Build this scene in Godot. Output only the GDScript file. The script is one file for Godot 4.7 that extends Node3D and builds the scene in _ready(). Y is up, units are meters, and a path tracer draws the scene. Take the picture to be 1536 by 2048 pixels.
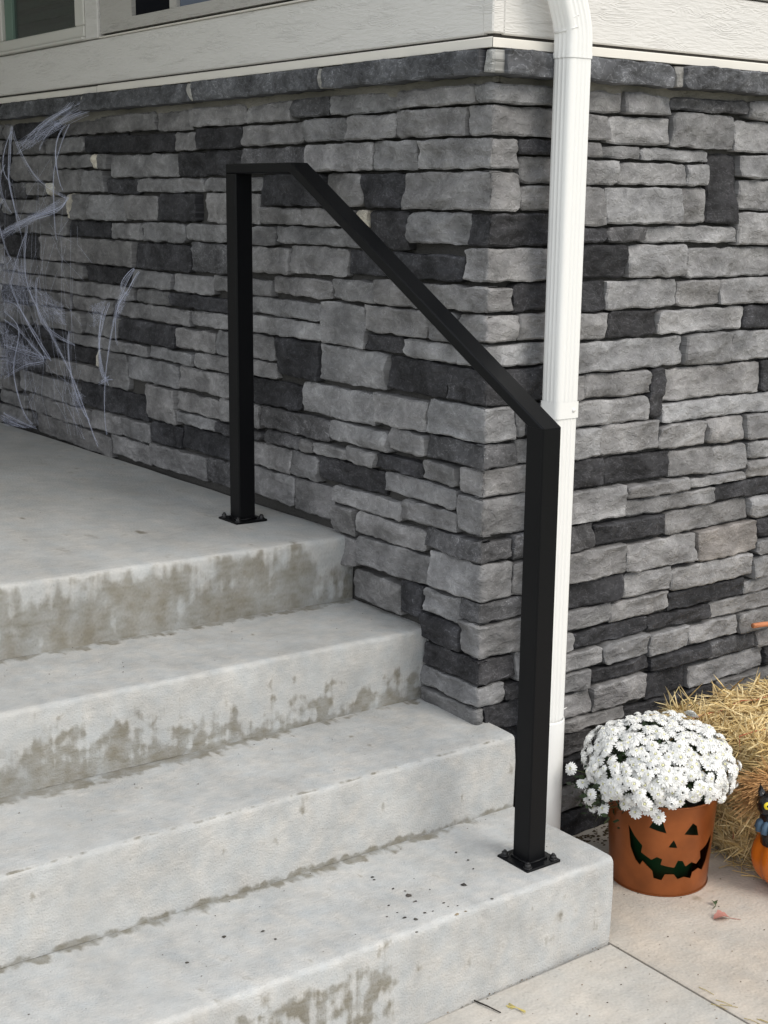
extends Node3D

# Concrete porch steps with a black handrail against the stone-veneer corner of a house.
# The house corner stands at the origin: the left wall runs along -z, the right wall along +x.

const FX := 0.005
const FZ := -0.005
const GROUND := -0.019
const RISE := 0.18

var rng := RandomNumberGenerator.new()
var fbm := FastNoiseLite.new()
var chip := FastNoiseLite.new()
var M := {}
var house: Node3D
var tone := {
	"l": Color(0.258, 0.256, 0.260), "m": Color(0.216, 0.214, 0.217), "n": Color(0.182, 0.180, 0.181), "e": Color(0.100, 0.099, 0.103),
	"d": Color(0.046, 0.046, 0.050), "q": Color(0.62, 0.58, 0.50), "w": Color(0.250, 0.230, 0.217),
}


func _ready() -> void:
	rng.seed = 4711
	_camera_and_light()
	_noises()
	_materials()
	_setting()
	_house()
	_stones()
	_caps_and_siding()
	_window()
	_steps()
	_handrail()
	_downspout()
	_bale()
	_bucket()
	_mum()
	_pumpkin_and_broom()
	_cobwebs()
	_litter()


func _camera_and_light() -> void:
	var cam := Camera3D.new()
	cam.name = "camera"
	add_child(cam)
	var b := Basis(Vector3.UP, -0.64356) * Basis(Vector3.RIGHT, -0.22032) * Basis(Vector3.BACK, 0.01038)
	cam.transform = Transform3D(b, Vector3(-2.0771, 1.5884, 2.3950))
	cam.fov = 39.8712
	cam.near = 0.05
	cam.far = 600.0
	cam.current = true
	var sky_mat := ProceduralSkyMaterial.new()
	sky_mat.sky_top_color = Color(0.90, 0.92, 0.95)
	sky_mat.sky_horizon_color = Color(0.94, 0.945, 0.95)
	sky_mat.sky_curve = 0.2
	sky_mat.ground_bottom_color = Color(0.45, 0.45, 0.43)
	sky_mat.ground_horizon_color = Color(0.80, 0.81, 0.82)
	sky_mat.sky_energy_multiplier = 1.0
	var sky := Sky.new()
	sky.sky_material = sky_mat
	var env := Environment.new()
	env.background_mode = Environment.BG_SKY
	env.sky = sky
	env.background_energy_multiplier = 1.0
	env.tonemap_mode = Environment.TONE_MAPPER_LINEAR
	env.tonemap_exposure = 1.6
	env.sdfgi_enabled = true
	env.ssao_enabled = true
	env.ssil_enabled = true
	var we := WorldEnvironment.new()
	we.name = "world_environment"
	we.environment = env
	add_child(we)
	var sun := DirectionalLight3D.new()
	sun.name = "sun"
	sun.light_energy = 0.42
	sun.light_color = Color(1.0, 0.975, 0.94)
	sun.light_angular_distance = 28.0
	sun.shadow_enabled = true
	add_child(sun)
	sun.look_at_from_position(Vector3(2.5, 8.0, 8.0), Vector3.ZERO)


# ---------------------------------------------------------------- helpers

func _noises() -> void:
	fbm.seed = 11
	fbm.noise_type = FastNoiseLite.TYPE_SIMPLEX
	fbm.frequency = 9.0
	fbm.fractal_octaves = 3
	chip.seed = 23
	chip.noise_type = FastNoiseLite.TYPE_SIMPLEX
	chip.fractal_type = FastNoiseLite.FRACTAL_RIDGED
	chip.frequency = 7.0
	chip.fractal_octaves = 3


func tag(o: Node, label := "", category := "", group := "", kind := "") -> Node:
	if label: o.set_meta("label", label)
	if category: o.set_meta("category", category)
	if group: o.set_meta("group", group)
	if kind: o.set_meta("kind", kind)
	return o


func thing(called: String, label: String, category: String, at := Vector3.ZERO, group := "") -> Node3D:
	var o := Node3D.new()
	o.name = called
	o.position = at
	add_child(o, true)
	tag(o, label, category, group)
	return o


func put(called: String, mesh: Mesh, mat: Material, parent: Node = self) -> MeshInstance3D:
	var o := MeshInstance3D.new()
	o.name = called
	o.mesh = mesh
	if mat: o.material_override = mat
	parent.add_child(o, true)
	return o


func begin() -> SurfaceTool:
	var st := SurfaceTool.new()
	st.begin(Mesh.PRIMITIVE_TRIANGLES)
	return st


func finish(st: SurfaceTool, normals := true) -> ArrayMesh:
	if normals:
		st.index()
		st.generate_normals()
	return st.commit()


func tri(st: SurfaceTool, a: Vector3, b: Vector3, c: Vector3, ua := Vector2.ZERO, ub := Vector2.ZERO, uc := Vector2.ZERO) -> void:
	st.set_uv(ua); st.add_vertex(a)
	st.set_uv(ub); st.add_vertex(b)
	st.set_uv(uc); st.add_vertex(c)


# a quad whose corners run clockwise seen from its front
func quad(st: SurfaceTool, a: Vector3, b: Vector3, c: Vector3, d: Vector3, k := 1.0) -> void:
	var n := (b - a).cross(d - a).abs()
	var f := func(p: Vector3) -> Vector2:
		if n.y >= n.x and n.y >= n.z: return Vector2(p.x, p.z) * k
		if n.x >= n.z: return Vector2(p.z, -p.y) * k
		return Vector2(p.x, -p.y) * k
	tri(st, a, b, c, f.call(a), f.call(b), f.call(c))
	tri(st, a, c, d, f.call(a), f.call(c), f.call(d))


# a box with chamfered edges between two corners
func add_box(st: SurfaceTool, lo: Vector3, hi: Vector3, ch := 0.002) -> void:
	st.set_smooth_group(-1)
	var c := (lo + hi) * 0.5
	var h := (hi - lo) * 0.5
	ch = minf(ch, minf(h.x, minf(h.y, h.z)) * 0.6)
	var face := func(ax: Vector3, bx: Vector3, nx: Vector3) -> void:
		var n := nx * absf(nx.dot(h))
		var a := ax * (absf(ax.dot(h)) - ch)
		var b := bx * (absf(bx.dot(h)) - ch)
		quad(st, c + n - a + b, c + n + a + b, c + n + a - b, c + n - a - b)
	var X := Vector3.RIGHT
	var Y := Vector3.UP
	var Z := Vector3.BACK
	face.call(X, Y, Z); face.call(-X, Y, -Z); face.call(-Z, Y, X); face.call(Z, Y, -X); face.call(X, -Z, Y); face.call(X, Z, -Y)
	for s1: float in [-1.0, 1.0]:
		for s2: float in [-1.0, 1.0]:
			for e in 3:
				var u: Vector3 = [X, Y, Z][e]
				var v: Vector3 = [Y, Z, X][e] * s1
				var w: Vector3 = [Z, X, Y][e] * s2
				var hu := absf(u.dot(h)) - ch
				var hv := absf(v.dot(h))
				var hw := absf(w.dot(h))
				var p0 := c + v * hv + w * (hw - ch)
				var p1 := c + v * (hv - ch) + w * hw
				if s1 * s2 > 0.0: quad(st, p0 - u * hu, p1 - u * hu, p1 + u * hu, p0 + u * hu)
				else: quad(st, p0 + u * hu, p1 + u * hu, p1 - u * hu, p0 - u * hu)
			for s3: float in [-1.0, 1.0]:
				var sx := Vector3(s1 * h.x, s2 * h.y, s3 * h.z)
				var k := Vector3(s1, s2, s3) * ch
				var px := c + Vector3(sx.x, sx.y - k.y, sx.z - k.z)
				var py := c + Vector3(sx.x - k.x, sx.y, sx.z - k.z)
				var pz := c + Vector3(sx.x - k.x, sx.y - k.y, sx.z)
				if s1 * s2 * s3 > 0.0: tri(st, px, pz, py)
				else: tri(st, px, py, pz)


func box(called: String, lo: Vector3, hi: Vector3, mat: Material, parent: Node, ch := 0.002) -> MeshInstance3D:
	var st := begin()
	add_box(st, lo, hi, ch)
	return put(called, finish(st), mat, parent)


# a tube along points; r may taper from r0 to r1
func add_tube(st: SurfaceTool, pts: PackedVector3Array, r0: float, r1: float, sides := 6, caps := true) -> void:
	st.set_smooth_group(0 if sides > 4 else -1)
	var n := pts.size()
	var rings: Array[PackedVector3Array] = []
	var side := Vector3.ZERO
	for i in n:
		var t := (pts[mini(i + 1, n - 1)] - pts[maxi(i - 1, 0)]).normalized()
		if side == Vector3.ZERO:
			side = t.cross(Vector3.UP if absf(t.y) < 0.9 else Vector3.RIGHT).normalized()
		side = (side - t * side.dot(t)).normalized()
		var up := side.cross(t)
		var r := lerpf(r0, r1, float(i) / maxf(1.0, n - 1))
		var ring := PackedVector3Array()
		for k in sides:
			var a := TAU * k / sides
			ring.append(pts[i] + (side * cos(a) + up * sin(a)) * r)
		rings.append(ring)
	for i in n - 1:
		for k in sides:
			var k2 := (k + 1) % sides
			var ua := Vector2(float(k) / sides, i)
			tri(st, rings[i][k], rings[i][k2], rings[i + 1][k2], ua, ua, ua)
			tri(st, rings[i][k], rings[i + 1][k2], rings[i + 1][k], ua, ua, ua)
	if caps:
		for k in range(1, sides - 1):
			tri(st, rings[0][0], rings[0][k + 1], rings[0][k])
			tri(st, rings[n - 1][0], rings[n - 1][k], rings[n - 1][k + 1])


# a surface of revolution about y through c; profile of (radius, height), outside to the right going up
func add_lathe(st: SurfaceTool, c: Vector3, prof: PackedVector2Array, sides := 32) -> void:
	st.set_smooth_group(0)
	for i in prof.size() - 1:
		for k in sides:
			var a0 := TAU * k / sides
			var a1 := TAU * (k + 1) / sides
			var p := func(q: Vector2, a: float) -> Vector3: return c + Vector3(cos(a) * q.x, q.y, sin(a) * q.x)
			var uv := func(j: int, a: float) -> Vector2: return Vector2(a / TAU, float(j) / prof.size())
			tri(st, p.call(prof[i], a0), p.call(prof[i + 1], a0), p.call(prof[i + 1], a1), uv.call(i, a0), uv.call(i + 1, a0), uv.call(i + 1, a1))
			tri(st, p.call(prof[i], a0), p.call(prof[i + 1], a1), p.call(prof[i], a1), uv.call(i, a0), uv.call(i + 1, a1), uv.call(i, a1))


# ---------------------------------------------------------------- materials

func noise_bytes(w: int, h: int, sd: int, freq: float, oct: int, fractal := FastNoiseLite.FRACTAL_FBM, type := FastNoiseLite.TYPE_SIMPLEX_SMOOTH) -> PackedByteArray:
	var n := FastNoiseLite.new()
	n.seed = sd
	n.noise_type = type
	n.frequency = freq
	n.fractal_octaves = oct
	n.fractal_type = fractal
	var im := n.get_seamless_image(w, h)
	im.convert(Image.FORMAT_L8)
	return im.get_data()


func grey(w: int, h: int, data: PackedByteArray) -> ImageTexture:
	return ImageTexture.create_from_image(Image.create_from_data(w, h, false, Image.FORMAT_L8, data))


func std(c: Color, rough: float, metal := 0.0) -> StandardMaterial3D:
	var m := StandardMaterial3D.new()
	m.albedo_color = c.linear_to_srgb()
	m.roughness = rough
	m.metallic = metal
	return m


func _materials() -> void:
	var S := 1024
	# cast stone: mottled face, fine cleft relief
	var a := noise_bytes(S, S, 1, 0.006, 4)
	var b := noise_bytes(S, S, 2, 0.05, 4)
	var r := noise_bytes(S, S, 3, 0.010, 5, FastNoiseLite.FRACTAL_RIDGED)
	var f := noise_bytes(S, S, 4, 0.16, 2)
	var s := noise_bytes(S, S, 5, 0.018, 4)
	var q := noise_bytes(S, S, 6, 0.026, 3, FastNoiseLite.FRACTAL_RIDGED)
	var alb := PackedByteArray(); alb.resize(S * S)
	var drk := PackedByteArray(); drk.resize(S * S)
	var hgt := PackedByteArray(); hgt.resize(S * S)
	for y in S:
		for x in S:
			var i := y * S + x
			var av := a[i] / 255.0 - 0.5
			var bv := b[i] / 255.0 - 0.5
			var st := s[((y * 2) % S) * S + x] / 255.0 - 0.5       # streaks along the bed
			var ri := r[i] / 255.0
			var r2 := q[i] / 255.0
			# terraces where the cast face has split in leaves
			var lvl := (av * 1.5 + st * 0.75 + 0.9) * 4.2
			var fr := lvl - floorf(lvl)
			var rise := smoothstep(0.86, 1.0, fr)
			var v := 0.78 + 0.26 * av + 0.07 * bv + 0.13 * st + 0.05 * (fr - 0.5)
			if fr > 0.80: v += 0.09 * (fr - 0.80) / 0.2
			elif fr < 0.07: v -= 0.07
			if ri > 0.80: v += (ri - 0.80) * 0.7
			if ri < 0.22: v -= (0.22 - ri) * 0.7
			alb[i] = int(clampf(v, 0.0, 1.0) * 255.0)
			var w := 0.46 + 0.12 * bv + 0.14 * st + 0.26 * av
			if fr > 0.84: w += 0.13
			var vein := clampf((r2 - 0.85) * 9.0, 0.0, 1.0) * clampf((av + st * 0.8 - 0.01) * 7.0, 0.0, 1.0)
			w += vein * 0.34
			if f[i] > 226 and st > 0.04: w += 0.34
			drk[i] = int(clampf(w, 0.0, 1.0) * 255.0)
			var crack := clampf((ri - 0.70) * 3.0, 0.0, 1.0)
			hgt[i] = int(clampf(20.0 + 25.0 * (floorf(lvl) + rise) + 60.0 * av + 16.0 * bv + 20.0 * st - 34.0 * crack, 0.0, 255.0))
	var th := grey(S, S, hgt)
	for k: String in ["stone", "dark_stone"]:
		var m := StandardMaterial3D.new()
		m.vertex_color_use_as_albedo = true
		m.albedo_texture = grey(S, S, alb if k == "stone" else drk)
		m.roughness = 0.88
		m.metallic_specular = 0.35
		m.heightmap_enabled = true
		m.heightmap_texture = th
		m.heightmap_scale = 1.15
		M[k] = m
	# mortar
	var mo := std(Color(0.055, 0.053, 0.050), 0.95)
	mo.heightmap_enabled = true; mo.heightmap_texture = th; mo.heightmap_scale = 0.5
	mo.uv1_triplanar = true; mo.uv1_world_triplanar = true; mo.uv1_scale = Vector3.ONE * 3.0
	M.mortar = mo
	var pm := mo.duplicate() as StandardMaterial3D
	pm.albedo_color = Color(0.20, 0.19, 0.165).linear_to_srgb()
	M.pale_mortar = pm
	# painted fibre-cement board with pressed wood grain
	var W := 512
	var gr := PackedByteArray(); gr.resize(W * W)
	var ga := noise_bytes(W, W, 31, 0.006, 3)
	var gb := noise_bytes(W, W, 32, 0.03, 3)
	for y in W:
		for x in W:
			var i := y * W + x
			var warp := (ga[i] / 255.0 - 0.5) * 3.4
			var ph := (float(y) / W) * 15.0 + warp * 2.0
			var line := 0.5 + 0.5 * sin(TAU * ph)
			var gate := clampf((ga[((y + 171) % W) * W + (x + 77) % W] / 255.0 - 0.38) * 4.0, 0.25, 1.0)
			gr[i] = int(clampf(0.5 + (pow(line, 2.0) - 0.4) * 0.5 * gate + (gb[i] / 255.0 - 0.5) * 0.75, 0.0, 1.0) * 255.0)
	var tg := grey(W, W, gr)
	var bd := std(Color(0.66, 0.645, 0.62), 0.62)
	bd.heightmap_enabled = true; bd.heightmap_texture = tg; bd.heightmap_scale = 0.15
	bd.uv1_scale = Vector3(1.3, 6.5, 1.0)
	M.board = bd
	var pn := bd.duplicate() as StandardMaterial3D
	pn.albedo_color = Color(0.46, 0.445, 0.42).linear_to_srgb()
	pn.heightmap_scale = 0.2
	M.panel = pn
	M.flashing = std(Color(0.72, 0.69, 0.63), 0.5)
	M.vinyl = std(Color(0.62, 0.61, 0.57), 0.4)
	M.gap = std(Color(0.05, 0.045, 0.04), 0.9)
	M.room = std(Color(0.05, 0.06, 0.055), 0.9)
	M.blind = std(Color(0.055, 0.085, 0.065), 0.8)
	M.sash = std(Color(0.14, 0.22, 0.18), 0.5)
	var gl := std(Color(0.02, 0.03, 0.03), 0.04)
	gl.transparency = BaseMaterial3D.TRANSPARENCY_ALPHA
	gl.albedo_color.a = 0.28
	M.glass = gl
	M.sky_tinted_glass = std(Color(0.13, 0.16, 0.22), 0.10)  # sky reflection painted into the albedo as a bluish tone
	M.black_glass = std(Color(0.003, 0.004, 0.008), 0.5)
	M.black_glass.metallic_specular = 0.2
	M.soffit = std(Color(0.55, 0.54, 0.51), 0.7)
	M.shingle = std(Color(0.05, 0.05, 0.05), 0.9)
	# powder-coated steel
	var pw := std(Color(0.0046, 0.0049, 0.0058), 0.32)
	pw.metallic_specular = 0.27
	var fine := noise_bytes(256, 256, 41, 0.25, 2)
	pw.heightmap_enabled = true; pw.heightmap_texture = grey(256, 256, fine); pw.heightmap_scale = 0.02
	pw.uv1_triplanar = true; pw.uv1_scale = Vector3.ONE * 8.0
	M.black = pw
	M.bolt = std(Color(0.02, 0.02, 0.021), 0.35, 0.4)
	var wh := std(Color(0.80, 0.80, 0.785), 0.35)
	M.white = wh
	M.pvc = std(Color(0.78, 0.78, 0.765), 0.45)
	# loose things
	var straw := StandardMaterial3D.new()
	straw.vertex_color_use_as_albedo = true
	straw.roughness = 0.65
	straw.backlight_enabled = true
	straw.backlight = Color(0.2, 0.16, 0.08)
	M.straw = straw
	var pet := std(Color(0.84, 0.84, 0.82), 0.6)
	pet.backlight_enabled = true
	pet.backlight = Color(0.35, 0.35, 0.33)
	M.petal = pet
	M.disc = std(Color(0.74, 0.72, 0.42), 0.8)
	var lf := StandardMaterial3D.new()
	lf.vertex_color_use_as_albedo = true
	lf.roughness = 0.55
	lf.backlight_enabled = true
	lf.backlight = Color(0.06, 0.09, 0.03)
	M.leaf = lf
	M.vertex = StandardMaterial3D.new()
	M.vertex.vertex_color_use_as_albedo = true
	M.vertex.roughness = 0.85
	# painted tin, slightly uneven
	var tin := std(Color(0.385, 0.115, 0.031), 0.34, 0.45)
	var ti := PackedByteArray(); ti.resize(256 * 256)
	var t1 := noise_bytes(256, 256, 51, 0.02, 4)
	for i in 65536: ti[i] = 200 + int(t1[i] * 0.2)
	tin.albedo_texture = grey(256, 256, ti)
	tin.uv1_scale = Vector3(2, 2, 1)
	M.tin = tin
	M.tin_inside = std(Color(0.02, 0.012, 0.008), 0.7)
	M.nursery = std(Color(0.006, 0.05, 0.018), 0.45)
	M.soil = std(Color(0.02, 0.014, 0.01), 0.95)
	var web := std(Color(0.66, 0.70, 0.86), 0.7)
	web.backlight_enabled = true
	web.backlight = Color(0.3, 0.3, 0.36)
	M.web = web
	# spun fibre: streaked, mostly empty; edges thin out
	var wf := noise_bytes(256, 256, 71, 0.05, 3, FastNoiseLite.FRACTAL_RIDGED)
	var wg := noise_bytes(256, 256, 72, 0.012, 3)
	var strip := PackedByteArray(); strip.resize(256 * 64 * 4)
	for y in 64:
		for x in 256:
			var i := (y * 256 + x) * 4
			var c := 1.0 - absf(y / 31.5 - 1.0)
			var s1 := wf[((y * 7) % 256) * 256 + (x / 3)] / 255.0
			var al := c * (0.10 + 0.75 * pow(s1, 3.0)) * clampf(0.4 + 1.6 * (wg[y * 256 + x] / 255.0 - 0.3), 0.15, 1.0)
			strip[i] = 255; strip[i + 1] = 255; strip[i + 2] = 255
			strip[i + 3] = int(clampf(al * 0.72, 0.0, 0.7) * 255.0)
	var net := PackedByteArray(); net.resize(256 * 256 * 4)
	for i in 65536:
		net[i * 4] = 255; net[i * 4 + 1] = 255; net[i * 4 + 2] = 255
		net[i * 4 + 3] = int(clampf(0.42 * pow(wf[i] / 255.0, 4.0) + 0.16 * (wg[i] / 255.0 - 0.30), 0.0, 0.5) * 255.0)
	for k in 2:
		var m := web.duplicate() as StandardMaterial3D
		m.transparency = BaseMaterial3D.TRANSPARENCY_ALPHA
		m.albedo_texture = ImageTexture.create_from_image(Image.create_from_data(256, 64 if k == 0 else 256, false, Image.FORMAT_RGBA8, strip if k == 0 else net))
		M["web_strip" if k == 0 else "web_net"] = m


# speckled concrete; each pixel asks shade(u, v) -> stain share 0..1 and pale share
func concrete(W: int, H: int, sd: int, base: Color, stain: Color, bias: Callable, rough_scale := 1.0) -> StandardMaterial3D:
	var n1 := noise_bytes(W, H, sd, 0.008, 4)
	var n2 := noise_bytes(W, H, sd + 1, 0.035, 4)
	var n3 := noise_bytes(W, H, sd + 2, 0.35, 2)
	var n4 := noise_bytes(W, H, sd + 3, 0.040, 2, FastNoiseLite.FRACTAL_FBM, FastNoiseLite.TYPE_CELLULAR)
	var n5 := noise_bytes(W, H, sd + 4, 0.02, 5)
	var px := PackedByteArray(); px.resize(W * H * 3)
	var lut := PackedByteArray(); lut.resize(1024)
	for i in 1024: lut[i] = int(clampf(Color(i / 1023.0, 0, 0).linear_to_srgb().r, 0.0, 1.0) * 255.0 + 0.5)
	for y in H:
		var v := (y + 0.5) / H
		for x in W:
			var i := y * W + x
			var bs: Vector2 = bias.call((x + 0.5) / W, v)
			var m1 := n1[i] / 255.0 - 0.5
			var m2 := n2[i] / 255.0 - 0.5
			var m5 := n5[i] / 255.0 - 0.5
			var m3 := n3[i] / 255.0 - 0.5
			var sc := n2[((y * 5) % H) * W + x] / 255.0 - 0.5       # trowel marks along the step
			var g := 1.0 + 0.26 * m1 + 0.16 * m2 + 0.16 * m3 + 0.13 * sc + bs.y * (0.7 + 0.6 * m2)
			if m3 < -0.36: g -= 0.16                              # pin holes
			if n5[i] > 168 and sc > 0.10: g += 0.05
			if absf(m5) < 0.004: g -= 0.05
			var k := bs.x + 0.70 * m5 + 0.65 * (n4[i] / 255.0 - 0.5) + 0.26 * m1 + 0.24 * m2 + 0.42 * (n2[(y / 6) * W + (x * 2) % W] / 255.0 - 0.5)
			var t := clampf(k * 3.6 + 0.48, 0.0, 1.0) * clampf(0.80 + 0.7 * m2 + 0.4 * m5 + 0.5 * sc, 0.0, 1.15)
			var warm := 0.06 * m5 + 0.03 * m2
			px[i * 3] = lut[int(clampf(lerpf(base.r * g, stain.r * g, t) * (1.0 + warm), 0.0, 1.0) * 1023.0)]
			px[i * 3 + 1] = lut[int(clampf(lerpf(base.g * g, stain.g * g, t), 0.0, 1.0) * 1023.0)]
			px[i * 3 + 2] = lut[int(clampf(lerpf(base.b * g, stain.b * g, t) * (1.0 - warm), 0.0, 1.0) * 1023.0)]
	var m := StandardMaterial3D.new()
	m.albedo_texture = ImageTexture.create_from_image(Image.create_from_data(W, H, false, Image.FORMAT_RGB8, px))
	m.roughness = 0.85
	m.metallic_specular = 0.4
	var pb := PackedByteArray(); pb.resize(W * H)
	for i in W * H: pb[i] = int(0.35 * n2[i] + 0.5 * n3[i] + 0.1 * n5[i])
	m.heightmap_enabled = true
	m.heightmap_texture = grey(W, H, pb)
	m.heightmap_scale = 0.30 * rough_scale
	return m


# ---------------------------------------------------------------- ground

func _setting() -> void:
	var st := begin()
	var e := 300.0
	quad(st, Vector3(-e, GROUND - 0.05, -e), Vector3(e, GROUND - 0.05, -e), Vector3(e, GROUND - 0.05, e), Vector3(-e, GROUND - 0.05, e))
	var g := put("ground", finish(st), std(Color(0.16, 0.17, 0.11), 0.95))
	tag(g, "", "", "", "structure")
	var patio := Node3D.new()
	patio.name = "pavement"
	add_child(patio)
	tag(patio, "", "", "", "structure")
	var tan_bias := func(u: float, v: float) -> Vector2:
		var edge := clampf(1.0 - v / 0.10, 0.0, 1.0)
		return Vector2(-0.62 + 0.45 * edge, 0.0)
	var right := concrete(768, 768, 101, Color(0.47, 0.425, 0.37), Color(0.20, 0.17, 0.12), tan_bias)
	var left := concrete(768, 768, 111, Color(0.465, 0.44, 0.40), Color(0.26, 0.24, 0.20), func(u: float, v: float) -> Vector2: return Vector2(-0.60, 0.0))
	_slab("concrete_slab", Vector3(0.040, 0, -0.06), Vector3(2.3, 0, 2.2), right, patio)
	_slab("concrete_slab", Vector3(-2.2, 0, 0.430), Vector3(0.034, 0, 2.67), left, patio)
	var far := concrete(256, 256, 121, Color(0.48, 0.46, 0.42), Color(0.26, 0.24, 0.20), func(u: float, v: float) -> Vector2: return Vector2(-0.6, 0.0))
	_slab("concrete_slab", Vector3(-2.2, 0, 2.676), Vector3(0.034, 0, 5.4), far, patio)
	_slab("concrete_slab", Vector3(0.040, 0, 2.206), Vector3(2.3, 0, 5.4), far, patio)
	box("joint_filler", Vector3(-2.2, GROUND - 0.045, -0.06), Vector3(2.3, GROUND - 0.012, 5.4), M.mortar, patio)


func _slab(called: String, lo: Vector3, hi: Vector3, mat: Material, parent: Node) -> void:
	var st := begin()
	st.set_smooth_group(-1)
	var c := 0.006
	var y := GROUND
	var uv := func(x: float, z: float) -> Vector2: return Vector2((x - lo.x) / (hi.x - lo.x), (z - lo.z) / (hi.z - lo.z))
	var p := [Vector2(lo.x, lo.z), Vector2(hi.x, lo.z), Vector2(hi.x, hi.z), Vector2(lo.x, hi.z)]
	var q := [Vector2(lo.x + c, lo.z + c), Vector2(hi.x - c, lo.z + c), Vector2(hi.x - c, hi.z - c), Vector2(lo.x + c, hi.z - c)]
	var v3 := func(a: Vector2, h: float) -> Vector3: return Vector3(a.x, h, a.y)
	var u2 := func(a: Vector2) -> Vector2: return uv.call(a.x, a.y)
	tri(st, v3.call(q[0], y), v3.call(q[1], y), v3.call(q[2], y), u2.call(q[0]), u2.call(q[1]), u2.call(q[2]))
	tri(st, v3.call(q[0], y), v3.call(q[2], y), v3.call(q[3], y), u2.call(q[0]), u2.call(q[2]), u2.call(q[3]))
	for i in 4:
		var j := (i + 1) % 4
		for lv in 2:
			var ya := y - 0.003 if lv == 0 else y - 0.04
			var yb := y if lv == 0 else y - 0.003
			var a: Vector2 = p[i]
			var b: Vector2 = p[j]
			var a2: Vector2 = q[i] if lv == 0 else p[i]
			var b2: Vector2 = q[j] if lv == 0 else p[j]
			tri(st, v3.call(a, ya), v3.call(a2, yb), v3.call(b2, yb), u2.call(a), u2.call(a2), u2.call(b2))
			tri(st, v3.call(a, ya), v3.call(b2, yb), v3.call(b, ya), u2.call(a), u2.call(b2), u2.call(b))
	put(called, finish(st), mat, parent)


# ---------------------------------------------------------------- house

func _house() -> void:
	house = thing("house", "house corner clad in grey ledgestone below beige wood-grain boards", "house")
	# the core behind the veneer
	var core := box("foundation_wall", Vector3(FX + 0.035, GROUND - 0.04, -6.0), Vector3(6.0, 1.90, FZ - 0.035), M.mortar, house, 0.001)
	core.set_meta("kind", "structure")
	box("upper_wall", Vector3(0.030, 1.9005, -6.0), Vector3(6.0, 2.995, -0.030), M.soffit, house, 0.001).set_meta("kind", "structure")
	# porch roof over the landing and eaves over the right wall
	box("porch_roof", Vector3(-3.0, 3.00, -6.0), Vector3(6.0, 3.15, -0.62), M.soffit, house, 0.01)
	box("eave", Vector3(-0.25, 3.16, -0.62), Vector3(6.0, 3.26, 0.20), M.soffit, house, 0.01)
	# the wall that closes the porch at the far side of the landing
	box("porch_wall", Vector3(-3.0, 0.60, -3.72), Vector3(0.0, 2.995, -3.55), M.panel, house, 0.003).set_meta("kind", "structure")


# point on the veneer face: s < 0 runs along the left wall, s > 0 along the right one; o stands out of it
func face_point(s: float, v: float, o: float, mode: int) -> Vector3:
	if mode < 0 or (mode == 0 and s < -0.0005): return Vector3(FX - o, v, FZ + s)
	if mode > 0 or s > 0.0005: return Vector3(FX + s, v, FZ + o)
	return Vector3(FX - o, v, FZ + o)


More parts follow.
